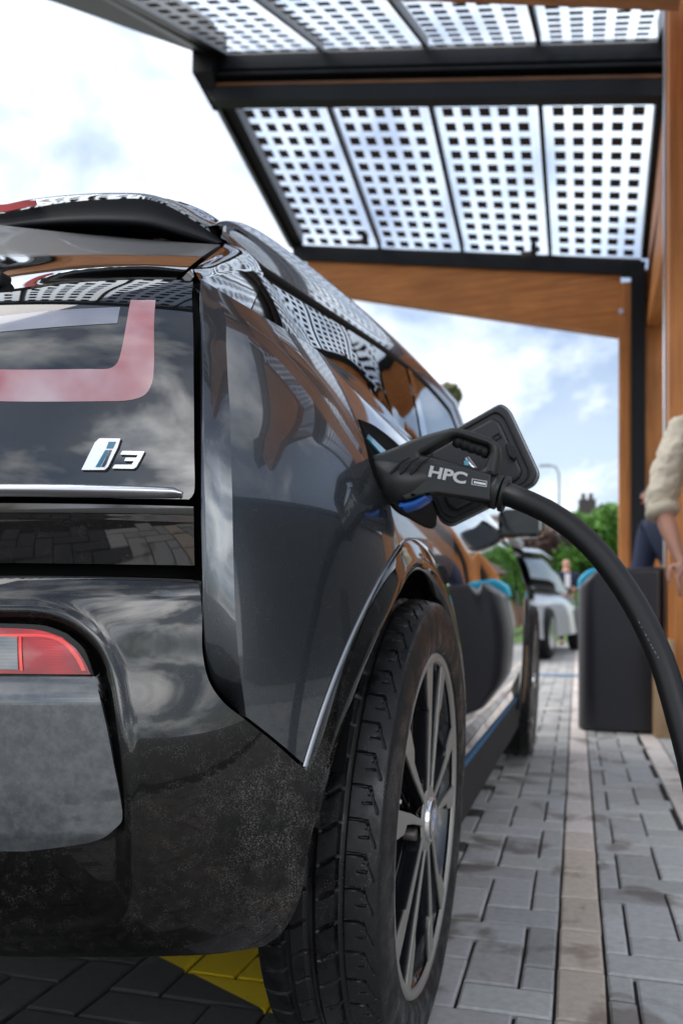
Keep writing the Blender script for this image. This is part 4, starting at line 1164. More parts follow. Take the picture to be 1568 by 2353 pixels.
for a, b_ in strips:
    y = -0.8; k = 0
    while y < 15.2:
        kk = rng.uniform(0.88, 1.1)
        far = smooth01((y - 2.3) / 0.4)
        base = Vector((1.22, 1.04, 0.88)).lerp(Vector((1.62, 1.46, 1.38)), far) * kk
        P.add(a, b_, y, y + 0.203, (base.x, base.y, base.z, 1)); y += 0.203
for a, b_ in CROSS:
    x = -6
    while x < strips[0][0] - 0.03:
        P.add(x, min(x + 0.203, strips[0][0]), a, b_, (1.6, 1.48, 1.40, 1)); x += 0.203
me = bpy.data.meshes.new('pavement'); me.from_pydata(P.v, [], P.f); me.materials.append(pav)
ca = me.color_attributes.new('tint', 'FLOAT_COLOR', 'CORNER')
flat_ = []
for f, tt in zip(P.f, P.t): flat_ += list(tt) * len(f)
ca.data.foreach_set('color', flat_)
me.update()
pv = bpy.data.objects.new('pavement', me); col.objects.link(pv); tag(pv, kind='structure')
pv.rotation_euler.z = GA
pv['label'] = 'grey block paving in herringbone with pale strips'
# the mask of the paint is in the object's own frame
gbase = principled('far paving', (0.20, 0.20, 0.195), 0.85)
t, b, tc, noise, ramp, math_, mix, bump, sep = node_tools(gbase)
bk = nn(t, 'ShaderNodeTexBrick'); bk.inputs['Scale'].default_value = 5.0; bk.inputs['Mortar Size'].default_value = 0.02
bk.inputs['Color1'].default_value = (0.20, 0.20, 0.19, 1); bk.inputs['Color2'].default_value = (0.27, 0.27, 0.26, 1); bk.inputs['Mortar'].default_value = (0.07, 0.06, 0.05, 1)
t.links.new(tc.outputs['Object'], bk.inputs['Vector']); t.links.new(bk.outputs[0], b.inputs['Base Color'])
def sheet(name, x0, x1, y0, y1, z, mat, n=1):
    vs = [(x0, y0, z), (x1, y0, z), (x1, y1, z), (x0, y1, z)]
    return mk(name, vs, [(0, 1, 2, 3)], mat, None, False)
tag(sheet('paving_bed', -6.6, 6.6, -1.2, 15.6, -0.009, 'joint sand'), kind='structure')
sand = sheet('ground', -400, 400, -400, 600, -0.022, 'far paving'); tag(sand, kind='structure')
grs = principled('grass', (0.06, 0.13, 0.025), 0.9)
t, b, tc, noise, ramp, math_, mix, bump, sep = node_tools(grs)
t.links.new(mix(ramp(noise(3, 6, .7), .35, .65), (0.045, 0.10, 0.02), (0.09, 0.17, 0.03)), b.inputs['Base Color'])
tag(sheet('grass_verge', -60, 60, 17.5, 60, -0.012, 'grass'), kind='structure')
principled('blue road paint', (0.07, 0.19, 0.34), 0.6)
q0, q1 = gnd(1255, 1553), gnd(1340, 1553)
tag(mk('road_marking', [Vector((q0.x - 0.1, q0.y, .006)), Vector((q1.x + .1, q0.y, .006)), Vector((q1.x + .1, q0.y + .22, .006)), Vector((q0.x - .1, q0.y + .22, .006))], [(0, 1, 2, 3)], 'blue road paint', None, False), kind='structure')
# ------------------------------------------------------------ canopy
can = empty('solar_canopy', (0.5, 6.4, 0))
tag(can, 'timber and black steel charging canopy with translucent solar glass roof', 'canopy')
XL, XR = -2.93, 0.50
SL = 0.163                         # rise towards the free edge
def cz(X, Y, zr): return zr + (XR - X) * SL
sg = principled('solar glass', (0.9, 0.93, 0.96), 0.1)
t = sg.node_tree; t.nodes.clear()
o_ = nn(t, 'ShaderNodeOutputMaterial'); uv = nn(t, 'ShaderNodeUVMap', uv_map='UVMap')
sepx = nn(t, 'ShaderNodeSeparateXYZ'); t.links.new(uv.outputs[0], sepx.inputs[0])
def m2(op, a, b_=None):
    n = nn(t, 'ShaderNodeMath', operation=op)
    for i, x in enumerate((a, b_)):
        if x is None: continue
        if isinstance(x, (int, float)): n.inputs[i].default_value = x
        else: t.links.new(x, n.inputs[i])
    return n.outputs[0]
def cellmask(c, fill):
    f = m2('ABSOLUTE', m2('SUBTRACT', m2('FRACT', c), 0.5)); return m2('LESS_THAN', f, fill / 2)
inx = m2('MULTIPLY', m2('GREATER_THAN', sepx.outputs[0], 0.0), m2('LESS_THAN', sepx.outputs[0], 5.0))
iny = m2('GREATER_THAN', sepx.outputs[1], 0.0)
mask = m2('MULTIPLY', m2('MULTIPLY', cellmask(sepx.outputs[0], 0.60), cellmask(sepx.outputs[1], 0.59)), m2('MULTIPLY', inx, iny))
tr_ = nn(t, 'ShaderNodeBsdfTransparent'); tr_.inputs[0].default_value = (0.74, 0.83, 0.93, 1)
tl2 = nn(t, 'ShaderNodeBsdfTranslucent'); tl2.inputs[0].default_value = (0.9, 0.93, 0.96, 1)
gl = nn(t, 'ShaderNodeBsdfGlossy'); gl.inputs['Roughness'].default_value = 0.05
df = nn(t, 'ShaderNodeBsdfDiffuse'); df.inputs[0].default_value = (0.055, 0.046, 0.042, 1)
m_a = nn(t, 'ShaderNodeMixShader'); m_a.inputs[0].default_value = 0.16; t.links.new(tr_.outputs[0], m_a.inputs[1]); t.links.new(tl2.outputs[0], m_a.inputs[2])
m_b = nn(t, 'ShaderNodeMixShader'); m_b.inputs[0].default_value = 0.04; t.links.new(m_a.outputs[0], m_b.inputs[1]); t.links.new(gl.outputs[0], m_b.inputs[2])
m_c = nn(t, 'ShaderNodeMixShader'); t.links.new(mask, m_c.inputs[0]); t.links.new(m_b.outputs[0], m_c.inputs[1]); t.links.new(df.outputs[0], m_c.inputs[2])
t.links.new(m_c.outputs[0], o_.inputs[0])
def canopy_section(ya, za, yb_, zb2, npan=4):
    """panels from the line (ya, za at XR) to (yb_, zb2 at XR); z rises to the left"""
    pw = (XR - XL) / npan
    for k in range(npan):
        xa = XL + pw * k + 0.022; xb = XL + pw * (k + 1) - 0.022
        def P_(x, y):
            tt = (y - ya) / (yb_ - ya); return Vector((x, y, lerp(za, zb2, tt) + (XR - x) * SL))
        vs = [P_(xa, ya), P_(xb, ya), P_(xb, yb_), P_(xa, yb_)]
        o = mk('solar_panel', vs, [(0, 1, 2, 3)], 'solar glass', can, False)
        L = o.data.uv_layers.new(name='UVMap')
        nr = round(abs(yb_ - ya) * 1.06 / 0.158 - 0.5); mu = 0.28; mv = (abs(yb_ - ya) * 1.06 / 0.158 - nr) / 2; kv = 0.0
        for lp, c in zip(o.data.loops, ((-mu, -mv), (5 + mu, -mv), (5 + mu, nr + mv), (-mu, nr + mv))): L.data[lp.index].uv = c
    for k in range(npan + 1):       # glazing bars
        x = XL + pw * k; w_ = 0.018 if 0 < k < npan else 0.05; h = 0.09 if 0 < k < npan else 0.16
        y0, y1 = min(ya, yb_), max(ya, yb_)
        za_, zb3 = (za, zb2) if ya < yb_ else (zb2, za)
        if k == 0: xs0, xs1 = x - 0.10, x + 0.022
        elif k == npan: xs0, xs1 = x - 0.022, x + 0.05
        else: xs0, xs1 = x - w_, x + w_
        def Z_(x, z): return z + (XR - x) * SL
        hexa('glazing_bar', [(xs0, y0, Z_(xs0, za_) + .01), (xs1, y0, Z_(xs1, za_) + .01), (xs1, y1, Z_(xs1, zb3) + .01), (xs0, y1, Z_(xs0, zb3) + .01),
                             (xs0, y0, Z_(xs0, za_) + h), (xs1, y0, Z_(xs1, za_) + h), (xs1, y1, Z_(xs1, zb3) + h), (xs0, y1, Z_(xs0, zb3) + h)], 'steel black', can)
def edge_fascia(y0, z0, y1, z1, wdt):
    if y0 > y1: y0, z0, y1, z1 = y1, z1, y0, z0
    x1 = XL - 0.10; x0 = x1 - wdt; e = (XR - x1) * SL; xa = x0 - (0.16 * (y1 - y0) if wdt > 0.1 else 0)
    hexa('edge_fascia', [(xa, y0, z0 + e + .06), (x1, y0, z0 + e), (x1, y1, z1 + e), (x0, y1, z1 + e + .06), (xa, y0, z0 + e + .30), (x1, y0, z0 + e + .30), (x1, y1, z1 + e + .30), (x0, y1, z1 + e + .30)], 'steel black', can, 0.01)
def cross(name, y0, y1, zlo, zhi, mat, x0=XL - 0.10, x1=XR + 0.05, zlo1=None, bev=0.0):
    """a member along x, following the roof fall; zlo1 is the underside at x1 when it tapers"""
    a, b_ = (XR - x0) * SL, (XR - x1) * SL
    l1 = zlo if zlo1 is None else zlo1
    return hexa(name, [(x0, y0, zlo + a), (x1, y0, l1 + b_), (x1, y1, l1 + b_), (x0, y1, zlo + a), (x0, y0, zhi + a), (x1, y0, zhi + b_), (x1, y1, zhi + b_), (x0, y1, zhi + a)], mat, can, bev)
ZR = 4.40                       # underside of the ridge beam at XR
mods = [(6.42, 2.98, 8.40), (-0.60, None, 2.98)]
for (yr, yn, yf) in mods:
    near_hi = ZR + 0.385
    if yn:
        ym = (yr + yn) / 2; sl_ = 0.40
        canopy_section(yr - 0.02, near_hi, ym + 0.02, near_hi - sl_ * (yr - ym))
        canopy_section(ym - 0.02, near_hi - sl_ * (yr - ym), yn + 0.05, near_hi - sl_ * (yr - yn))
        canopy_section(yr + 0.10, ZR + 0.03, yf - 0.06, 3.99)
    else:
        zl = ZR + 0.385 - 0.40 * 3.44; ym = (yr + yf) / 2
        canopy_section(yr + 0.10, ZR + 0.03, ym - 0.02, (ZR + zl) / 2); canopy_section(ym + 0.02, (ZR + zl) / 2, yf - 0.06, zl)
    if yn: edge_fascia(yr, near_hi, yn, near_hi - 0.40 * (yr - yn), 0.16); edge_fascia(yr, ZR + 0.02, yf, 3.95, 0.07)
    xo = XL - 0.10; eo = (XR - xo) * SL
    if yn: hexa('corner_plate', [(xo - .17, yr - .10, ZR + eo + .22), (xo + .02, yr - .10, ZR + eo + .20), (xo + .02, yr + .13, ZR + eo - .004), (xo - .08, yr + .13, ZR + eo + .01), (xo - .17, yr - .10, ZR + eo + .60), (xo + .02, yr - .10, ZR + eo + .60), (xo + .02, yr + .13, ZR + eo + .45), (xo - .08, yr + .13, ZR + eo + .45)], 'steel black', can, 0.01)
    cross('ridge_beam', yr - 0.02, yr + 0.10, ZR, ZR + 0.12, 'steel black')
    cross('ridge_fascia', yr + 0.00, yr + 0.04, ZR + 0.28, ZR + 0.43, 'steel black')
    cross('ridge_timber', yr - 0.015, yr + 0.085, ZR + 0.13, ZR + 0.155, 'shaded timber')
    cross('ridge_web', yr + 0.03, yr + 0.05, ZR + 0.165, ZR + 0.28, 'steel black')
    cross('ridge_flange', yr - 0.05, yr + 0.10, ZR + 0.20, ZR + 0.225, 'steel black')
    zc = 3.84 if yn else 3.30
    cross('edge_beam', yf - 0.06, yf + 0.02, zc, zc + 0.16, 'steel black', x1=XR - 0.02)
    # cantilever timber tapering to the free edge
    cross('timber_cantilever', yf - 0.03, yf + 0.11, zc - 0.30, zc + 0.02, 'glulam cross', x0=XL + 0.05, x1=0.30, zlo1=zc - 0.57, bev=0.0)
    # longitudinal timber under the right-hand edge
    yb2 = yr - 3.4 if yn else -0.5
    hexa('timber_beam', [(0.535, yb2, 3.30), (0.72, yb2, 3.30), (0.72, yf + 0.1, 3.35), (0.535, yf + 0.1, 3.35), (0.535, yb2, 3.9), (0.72, yb2, 3.9), (0.72, yf + 0.1, 3.90), (0.535, yf + 0.1, 3.90)], 'glulam along', can, 0.01)
    hexa('timber_brace', [(0.535, yr - 0.1, 4.05), (0.66, yr - 0.1, 4.05), (0.66, yf, 3.40), (0.535, yf, 3.40), (0.535, yr - 0.1, 4.75), (0.66, yr - 0.1, 4.75), (0.66, yf, 3.85), (0.535, yf, 3.85)], 'glulam along', can, 0.01)
for y in (8.40, 4.72, 2.98):
    far = y > 8
    x0 = 0.285
    if far:
        box('timber_post', (0.335, y + 0.02, 1.90), (0.11, 0.14, 3.80), 'glulam upright', can, 0.006)
        box('steel_post', (0.452, y - 0.05, 1.98), (0.128, 0.12, 3.96), 'steel black', can, 0.004)
        box('timber_post', (0.62, y + 0.03, 1.95), (0.21, 0.16, 3.90), 'glulam upright', can, 0.006)
        box('post_bolt', (0.30, y - 0.055, 3.52), (0.045, 0.02, 0.045), 'satin silver', can, 0.004)
    else:
        box('timber_post', (0.405 + 0.13, y + 0.10, 2.5), (0.25, 0.20, 5.0), 'glulam upright', can, 0.008)
        box('steel_flashing', (0.405 - 0.005, y + 0.15, 2.5), (0.008, 0.06, 5.0), 'satin silver', can, 0.002)
        if y > 4: box('post_plinth', (0.385, y + 0.05, 0.26), (0.10, 0.22, 0.52), 'pale plinth', can, 0.004)
# birds-nest clamps on the far panels
for (x, y) in ((838, 545), (1225, 572)):
    c = atY(x, y, 8.15)
    br = box('roof_bracket', c + Vector((0, 0, 0.0)), (0.05, 0.10, 0.10), 'matt black', can, 0.01)
    box('bracket_arm', c + Vector((-0.06, 0, -0.04)), (0.12, 0.06, 0.035), 'brake steel', br, 0.008)
# the matching wing on the far side of the posts
for ch in list(can.children):
    if ch.type == 'MESH' and min(v.co.y for v in ch.data.vertices) > 2.9 and ch.name.split('.')[0] in ('solar_panel', 'glazing_bar', 'edge_fascia', 'ridge_beam', 'ridge_fascia', 'ridge_timber', 'ridge_web', 'ridge_flange', 'edge_beam', 'timber_cantilever', 'timber_beam'):
        c = ch.copy(); col.objects.link(c); c.scale = (-1, 1, 1); c.location = (1.36, 0, 0)
# ------------------------------------------------------------ charger
cx0, cy0 = -0.055, 4.95
chg = empty('charging_station', (0.15, 5.1, 0)); tag(chg, 'dark purple charging pillar with rounded top and cyan back edge beside the timber post', 'charger')
per = rounded([Vector(p) for p in ((-0.055, 4.80), (0.40, 4.80), (0.40, 5.22), (-0.055, 5.22))], [0.11, 0.05, 0.05, 0.11], 10)
def ctop(x): return 0.80 + 0.105 * smooth01((x + 0.065) / 0.15) ** 0.8
lev = [0.0, 0.3, 0.6, 0.9, 0.97, 1.0]
rows = [[Vector((p.x, p.y, 0.01 + (ctop(p.x) - 0.01) * l)) for p in per] for l in lev]
cx_, cy_ = 0.17, 5.01
for kx in (0.985, 0.95, 0.7, 0.4, 0.02):
    rows.append([Vector((cx_ + (p.x - cx_) * kx, cy_ + (p.y - cy_) * kx, ctop(cx_ + (p.x - cx_) * kx) + 0.006 * (kx < 0.98))) for p in per])
grid_mesh('shell', [r + [r[0]] for r in rows], 'charger shell', chg)
prof2 = rounded([Vector(p) for p in ((-0.062, 0.80), (-0.062, 0.86), (0.0, 0.925), (0.36, 0.925), (0.36, 0.80))], [0.005, 0.05, 0.06, 0.02, 0.005], 8)
plate('rear_cover', [prof2], (0.0, 5.27, 0), (1, 0, 0), (0, 0, 1), 0.12, 0.02, 'charger cyan', chg, 3)
box('base', (0.17, 5.02, 0.012), (0.40, 0.36, 0.02), 'steel black', chg, 0.004)
# ------------------------------------------------------------ foliage
def leafmat(name, c0, c1):
    m = principled(name, c0, 0.6, spec=0.3)
    t, b, tc, noise, ramp, math_, mix, bump, sep = node_tools(m)
    t.links.new(mix(ramp(noise(2.2, 3), .35, .65), c0, c1), b.inputs['Base Color'])
    b.inputs['Subsurface Weight'].default_value = 0.0
leafmat('green leaf', (0.045, 0.13, 0.018), (0.09, 0.22, 0.03)); leafmat('copper leaf', (0.035, 0.018, 0.014), (0.06, 0.028, 0.02)); leafmat('olive leaf', (0.08, 0.09, 0.03), (0.14, 0.14, 0.06))
principled('bark', (0.06, 0.045, 0.035), 0.9)
def tree(name, label, cat, base, height, spread, leaf, n, size, trunk_h, seed, group=None, lobes=14):
    rg = random.Random(seed)
    root = empty(name, base); tag(root, label, cat, group)
    hs = height - trunk_h
    cents = []
    for k in range(lobes):
        a = rg.uniform(0, 6.283); r = spread * math.sqrt(rg.random()) * 0.75
        z = trunk_h + hs * (0.18 + 0.72 * rg.random()); r *= 1 - 0.5 * abs((z - trunk_h) / hs - 0.4)
        cents.append((Vector((r * math.cos(a), r * math.sin(a), z)), spread * rg.uniform(0.28, 0.48)))
    vs, fs = [], []
    for k in range(n):
        c, rr = rg.choice(cents)
        d = Vector((rg.gauss(0, 1), rg.gauss(0, 1), rg.gauss(0, 1))).normalized() * rr * rg.uniform(0.55, 1.05)
        p = c + d; p.z = max(p.z, 0.05)
        u = Vector((rg.gauss(0, 1), rg.gauss(0, 1), rg.gauss(0, 1))).normalized(); v = u.orthogonal().normalized(); s_ = size * rg.uniform(0.6, 1.3)
        i = len(vs); vs += [p - u * s_, p + v * s_ * .55, p + u * s_, p - v * s_ * .55]; fs.append((i, i + 1, i + 2, i + 3))
    mk('crown', vs, fs, leaf, root, False)
    tv = [(0, 0, 0), (0.05, 0, trunk_h * 0.5), (0, 0.05, trunk_h), (0, 0, trunk_h + hs * 0.5)]
    tk = tube('trunk', tv, [height * 0.022, height * 0.018, height * 0.014, height * 0.006], 'bark', root, 8)
    for c, rr in cents[:7]:
        tube('limb', [(0, 0, trunk_h * 0.9), c * 0.5 + Vector((0, 0, trunk_h * .5)), c], [height * 0.008, height * 0.005, height * 0.002], 'bark', tk, 6)
    return root
def gp(px_, d, z=0): p = atD(px_, HY, d); return Vector((p.x, p.y, z))
tree('tree', 'round green tree behind the charger, left of the far timber post', 'tree', gp(1362, 24), 3.6, 1.15, 'green leaf', 9000, 0.085, 0.3, 11, None, 22)
tree('tree', 'taller green tree on the verge, partly behind the far timber post', 'tree', gp(1420, 27), 4.0, 1.4, 'green leaf', 8000, 0.09, 0.4, 5, None, 18)
tree('hedge_tree', 'dark copper leaved tree behind the white estate car', 'tree', gp(1225, 26), 3.2, 1.7, 'copper leaf', 9000, 0.08, 0.2, 6, None, 22)
tree('shrub', 'low bright green shrub on the verge by the standing man', 'shrub', gp(1330, 21), 1.3, 0.9, 'green leaf', 4000, 0.06, 0.1, 8, None, 10)
tree('garden_tree', 'pale olive tree showing above the car roof', 'tree', gp(985, 34), 10.6, 1.9, 'olive leaf', 6000, 0.13, 3.0, 9, None, 14)
principled('white frame', (0.6, 0.6, 0.6), 0.5); principled('dark cladding', (0.035, 0.036, 0.04), 0.7)
sb = empty('added_dark_building', (11, 28, 0)); tag(sb, 'added long dark building out of view, darkens the reflections in the car flank', 'building')  # unseen building, added so the flank of the car reflects something dark
box('wall', (3, 0, 2.7), (6, 50, 5.4), 'dark cladding', sb, 0)
box('roof', (3, 0, 5.55), (6.6, 50.6, 0.25), 'steel black', sb, 0.02)
box('door', (-0.02, -18, 1.1), (0.06, 1.0, 2.2), 'steel black', sb, 0)
# houses
principled('roof tile', (0.085, 0.06, 0.052), 0.85); principled('brick wall', (0.20, 0.10, 0.07), 0.9); principled('chimney brick', (0.06, 0.05, 0.05), 0.9)
def house(base, rz, L, D, hw, hr, label, ch=True):
    h_ = empty('house', base, rz); tag(h_, label, 'house', 'houses beyond the verge')
    box('wall', (0, 0, hw / 2), (L, D, hw), 'brick wall', h_, 0)
    r_ = mk('roof', [(-L / 2 - .3, -D / 2 - .4, hw - .1), (L / 2 + .3, -D / 2 - .4, hw - .1), (L / 2 + .3, D / 2 + .4, hw - .1), (-L / 2 - .3, D / 2 + .4, hw - .1), (-L / 2 - .3, 0, hw + hr), (L / 2 + .3, 0, hw + hr)],
            [(0, 1, 5, 4), (2, 3, 4, 5), (0, 4, 3), (1, 2, 5), (0, 3, 2, 1)], 'roof tile', h_, False)
    if ch: 
        c = box('chimney', (L * 0.1, 0, hw + hr + 0.1), (0.9, 0.6, 1.3), 'chimney brick', r_, 0)
        for k in (-0.2, 0.2): tube('chimney_pot', [(L * 0.1 + k, 0, hw + hr + .7), (L * 0.1 + k, 0, hw + hr + 1.1)], 0.12, 'roof tile', r_, 8)
    for k in range(3):
        wn = box('window', (-L * 0.3 + k * L * 0.3, -D / 2 - 0.01, hw * 0.68), (1.3, 0.08, 1.1), 'white frame', h_, 0)
        box('pane', (-L * 0.3 + k * L * 0.3, -D / 2 - 0.06, hw * 0.68), (1.1, 0.02, 0.9), 'dark glass', wn, 0)
    box('door', (L * 0.42, -D / 2 - .02, 1.0), (0.95, .08, 2.0), 'white frame', h_, 0)
house(gp(1300, 46), 0.1, 11, 7, 3.6, 2.3, 'brick house with brown tiled roof and chimney, behind the round green tree')
house(gp(1120, 50), -0.05, 12, 7, 3.2, 2.2, 'lower brick house with tiled roof, behind the parked white car', False)
# street lamp
principled('galvanised', (0.32, 0.34, 0.36), 0.5, 0.5)
lb = gp(1283, 30); sl = empty('street_lamp', lb); tag(sl, 'thin grey street lamp with a short arm beyond the verge', 'street lamp')
tube('pole', [(0, 0, 0), (0, 0, 5.5), (-0.10, 0, 5.78), (-0.35, 0, 5.86)], [0.06, 0.045, 0.04, 0.035], 'galvanised', sl, 10)
box('lamp_head', (-0.50, 0, 5.86), (0.42, 0.16, 0.08), 'galvanised', sl, 0.02)
# white estate car with its tailgate up
principled('white paint', (0.62, 0.64, 0.66), 0.3, 0, 1.0); principled('lamp red', (0.4, 0.02, 0.02), 0.3)
wc_ = gp(1160, 12.6); wcar = empty('parked_car', wc_, R(-8)); tag(wcar, 'white estate car with its tailgate raised, parked beyond the charging bay', 'car')
wcar.scale = (1.1, 1.1, 1.08)
def wloft(name, secs, mat, n=20):
    # secs: list of (y, halfwidth, zlow, zhigh) -> closed body
    rows = []
    for (y, hw, z0, z1, tw) in secs:
        r = []
        for k in range(n + 1):
            a = math.pi * k / n; cx_, sx_ = math.cos(a), math.sin(a)
            x = hw * (abs(cx_) ** 0.35) * (1 if cx_ > 0 else -1); z = z0 + (z1 - z0) * sx_ ** 0.45
            x *= 1 - (1 - tw) * ((z - z0) / (z1 - z0))
            r.append(Vector((x, y, z)))
        rows.append(r)
    return grid_mesh(name, rows, mat, wcar, skirt=0, flip=True)
wloft('body', [(-1.9, 0.55, 0.35, 0.66, .9), (-1.86, 0.76, 0.28, 0.82, .95), (-1.6, 0.82, 0.26, 0.88, .95), (0, 0.84, 0.26, 0.9, .95), (1.2, 0.83, 0.26, 0.88, .95), (1.9, 0.76, 0.28, 0.72, .9), (2.0, 0.5, 0.3, 0.6, .9)], 'white paint')
wloft('cabin', [(-1.55, 0.70, 0.85, 1.34, .86), (-0.6, 0.74, 0.85, 1.40, .84), (0.3, 0.73, 0.85, 1.36, .84), (1.0, 0.70, 0.84, 0.92, .95)], 'dark glass')
wloft('roof', [(-1.6, 0.60, 1.31, 1.37, .95), (-0.6, 0.62, 1.35, 1.42, .95), (0.3, 0.60, 1.30, 1.38, .95)], 'white paint')
box('boot_opening', (0, -1.70, 0.96), (1.05, 0.30, 0.42), 'void black', wcar, 0.03)
hexa('raised_tailgate', [(-0.60, -1.60, 1.37), (0.60, -1.60, 1.37), (0.56, -2.35, 1.50), (-0.56, -2.35, 1.50), (-0.60, -1.60, 1.42), (0.60, -1.60, 1.42), (0.56, -2.35, 1.60), (-0.56, -2.35, 1.60)], 'white paint', wcar, 0.02)
box('rear_bumper', (0, -1.90, 0.42), (1.5, 0.14, 0.24), 'white paint', wcar, 0.05)
box('lower_valance', (0, -1.86, 0.25), (1.4, 0.12, 0.16), 'matt black', wcar, 0.03)
for sx in (-1, 1):
    box('tail_lamp', (sx * 0.70, -1.78, 0.80), (0.10, 0.14, 0.16), 'dark glass', wcar, 0.02)
    for y in (-1.2, 1.25):
        ww = mk('wheel', *lathe([(-0.09, 0.0), (-0.09, 0.30), (-0.06, 0.32), (0.06, 0.32), (0.09, 0.30), (0.09, 0.0)], 24), 'matt black', wcar); ww.location = (sx * 0.76, y, 0.32)
        hc = mk('rim', *lathe([(0.095, 0.20), (0.10, 0.18), (0.095, 0.0)], 20), 'satin silver', ww)
        if sx < 0: ww.rotation_euler.z = math.pi
box('number_plate', (0, -1.975, 0.56), (0.5, 0.015, 0.11), 'white frame', wcar, 0.002)
# ------------------------------------------------------------ people
principled('skin', (0.52, 0.27, 0.19), 0.55); principled('beige knit', (0.62, 0.55, 0.43), 0.95); principled('navy cloth', (0.012, 0.018, 0.045), 0.9)
principled('dark trousers', (0.03, 0.018, 0.022), 0.9); principled('brown hair', (0.09, 0.045, 0.025), 0.7); principled('fair hair', (0.25, 0.17, 0.10), 0.7)
principled('white shirt', (0.65, 0.65, 0.66), 0.8); principled('shoe white', (0.7, 0.7, 0.7), 0.6); principled('shoe black', (0.01, 0.01, 0.01), 0.5)
def skin(name, pts, edges, mat, parent, sub=2, root=0):
    me = bpy.data.meshes.new(name); me.from_pydata([p[:3] for p in pts], edges, [])
    o = bpy.data.objects.new(name, me); col.objects.link(o); o.parent = parent
    bm = bmesh.new(); bm.from_mesh(me); bm.verts.layers.skin.verify(); bm.to_mesh(me); bm.free()
    for k, p in enumerate(pts):
        sv = me.skin_vertices[0].data[k]; sv.radius = (p[3], p[4] if len(p) > 4 else p[3]); sv.use_root = (k == root)
    md = o.modifiers.new('Skin', 'SKIN'); md.use_smooth_shade = True
    ms = o.modifiers.new('Sub', 'SUBSURF'); ms.levels = 1; ms.render_levels = sub
    me.materials.append(M[mat])
    return o
def person(loc, rz, label, top, legs, hair, shoe, arms, lean=0.0, h=1.75, turn=0, sleeve=1.0, shirt=None, beard=False, group=None):
    """arms: two lists of elbow and wrist points (x, y, z) for the left (-x) and right (+x)"""
    k = h / 1.75
    r = empty('person', loc, rz); tag(r, label, 'person', group); r.scale = (k, k, k)
    L = lambda z: lean * max(0, z - 0.95)      # forward bend
    def J(x, y, z): return (x, y - L(z), z - 0.25 * lean * max(0, z - 0.95))
    pts = [(*J(0, 0, 0.95), 0.13, 0.10), (*J(0, 0, 1.15), 0.125, 0.095), (*J(0, 0, 1.36), 0.13, 0.095), (*J(0, 0, 1.50), 0.055), (*J(0, -0.01, 1.60), 0.075, 0.085), (*J(0, -0.01, 1.69), 0.068, 0.08)]
    ed = [(0, 1), (1, 2), (2, 3), (3, 4), (4, 5)]
    for s, (el, wr) in zip((-1, 1), arms):
        sh = J(s * 0.19, 0, 1.40); i = len(pts)
        e_, w_ = Vector(el), Vector(wr)
        pts += [(*sh, 0.055), (*e_, 0.040), (*(e_.lerp(w_, .5)), 0.036), (*w_, 0.026, 0.02)]
        ed += [(2, i), (i, i + 1), (i + 1, i + 2), (i + 2, i + 3)]
        d = (w_ - e_).normalized(); sd_ = d.cross(Vector((0, 1, 0)));
        if sd_.length < 0.1: sd_ = d.cross(Vector((1, 0, 0)))
        sd_.normalize(); fw = sd_.cross(d)
        p0 = len(pts); palm = w_ + d * 0.05
        pts += [(*palm, 0.034, 0.017)]; ed += [(i + 3, p0)]
        for f, (o_s, ln_, rr) in enumerate(((-0.030, .070, .0085), (-0.010, .082, .0088), (0.010, .076, .0085), (0.029, .060, .0075))):
            b0 = palm + d * 0.035 + sd_ * o_s; q = len(pts)
            b1 = b0 + d * ln_ * .5 + fw * 0.008; b2 = b1 + d * ln_ * .4 + fw * 0.022
            pts += [(*b0, rr), (*b1, rr * .95), (*b2, rr * .8)]; ed += [(p0, q), (q, q + 1), (q + 1, q + 2)]
        q = len(pts); b0 = palm - d * 0.02 - sd_ * 0.034; b1 = b0 + d * 0.03 - sd_ * 0.02 + fw * .01; b2 = b1 + d * 0.028 + fw * .012
        pts += [(*b0, .011), (*b1, .0095), (*b2, .008)]; ed += [(p0, q), (q, q + 1), (q + 1, q + 2)]
    for s in (-1, 1):
        i = len(pts)
        pts += [(s * 0.095, 0, 0.88, 0.085), (s * 0.10, -0.01, 0.50, 0.058), (s * 0.105, 0.01, 0.30, 0.052), (s * 0.105, 0.02, 0.09, 0.036), (s * 0.11, -0.10, 0.04, 0.035, 0.028)]
        ed += [(0, i), (i, i + 1), (i + 1, i + 2), (i + 2, i + 3), (i + 3, i + 4)]
    bd = skin('body', pts, ed, 'skin', r)
    hd = Vector(J(0, -0.01, 1.62))
    # clothing
    tp = [(*J(0, 0, 0.93), 0.165, 0.125), (*J(0, 0, 1.12), 0.155, 0.12), (*J(0, 0, 1.36), 0.155, 0.118), (*J(0, 0, 1.46), 0.07)]
    te = [(0, 1), (1, 2), (2, 3)]
    for s, (el, wr) in zip((-1, 1), arms):
        i = len(tp); e_, w_ = Vector(el), Vector(wr); sh = J(s * 0.195, 0, 1.39); cu = e_.lerp(w_, 0.08 if sleeve < 1 else 0.9)
        tp += [(*sh, 0.082), (*(Vector(sh).lerp(e_, .55)), 0.070), (*e_, 0.066), (*cu, 0.060 if sleeve < 1 else 0.042)]
        te += [(2, i), (i, i + 1), (i + 1, i + 2), (i + 2, i + 3)]
        if sleeve < 1:
            q = len(tp); c2 = e_.lerp(w_, 0.22); tp += [(*c2, 0.054)]; te += [(i + 3, q)]
    if lean: tp = [(*q[:3], q[3] * 1.22, *(x * 1.22 for x in q[4:])) for q in tp]; tp[3] = (*tp[3][:3], 0.12)
    jk = skin('jumper' if sleeve < 1 else 'jacket', tp, te, top, r)
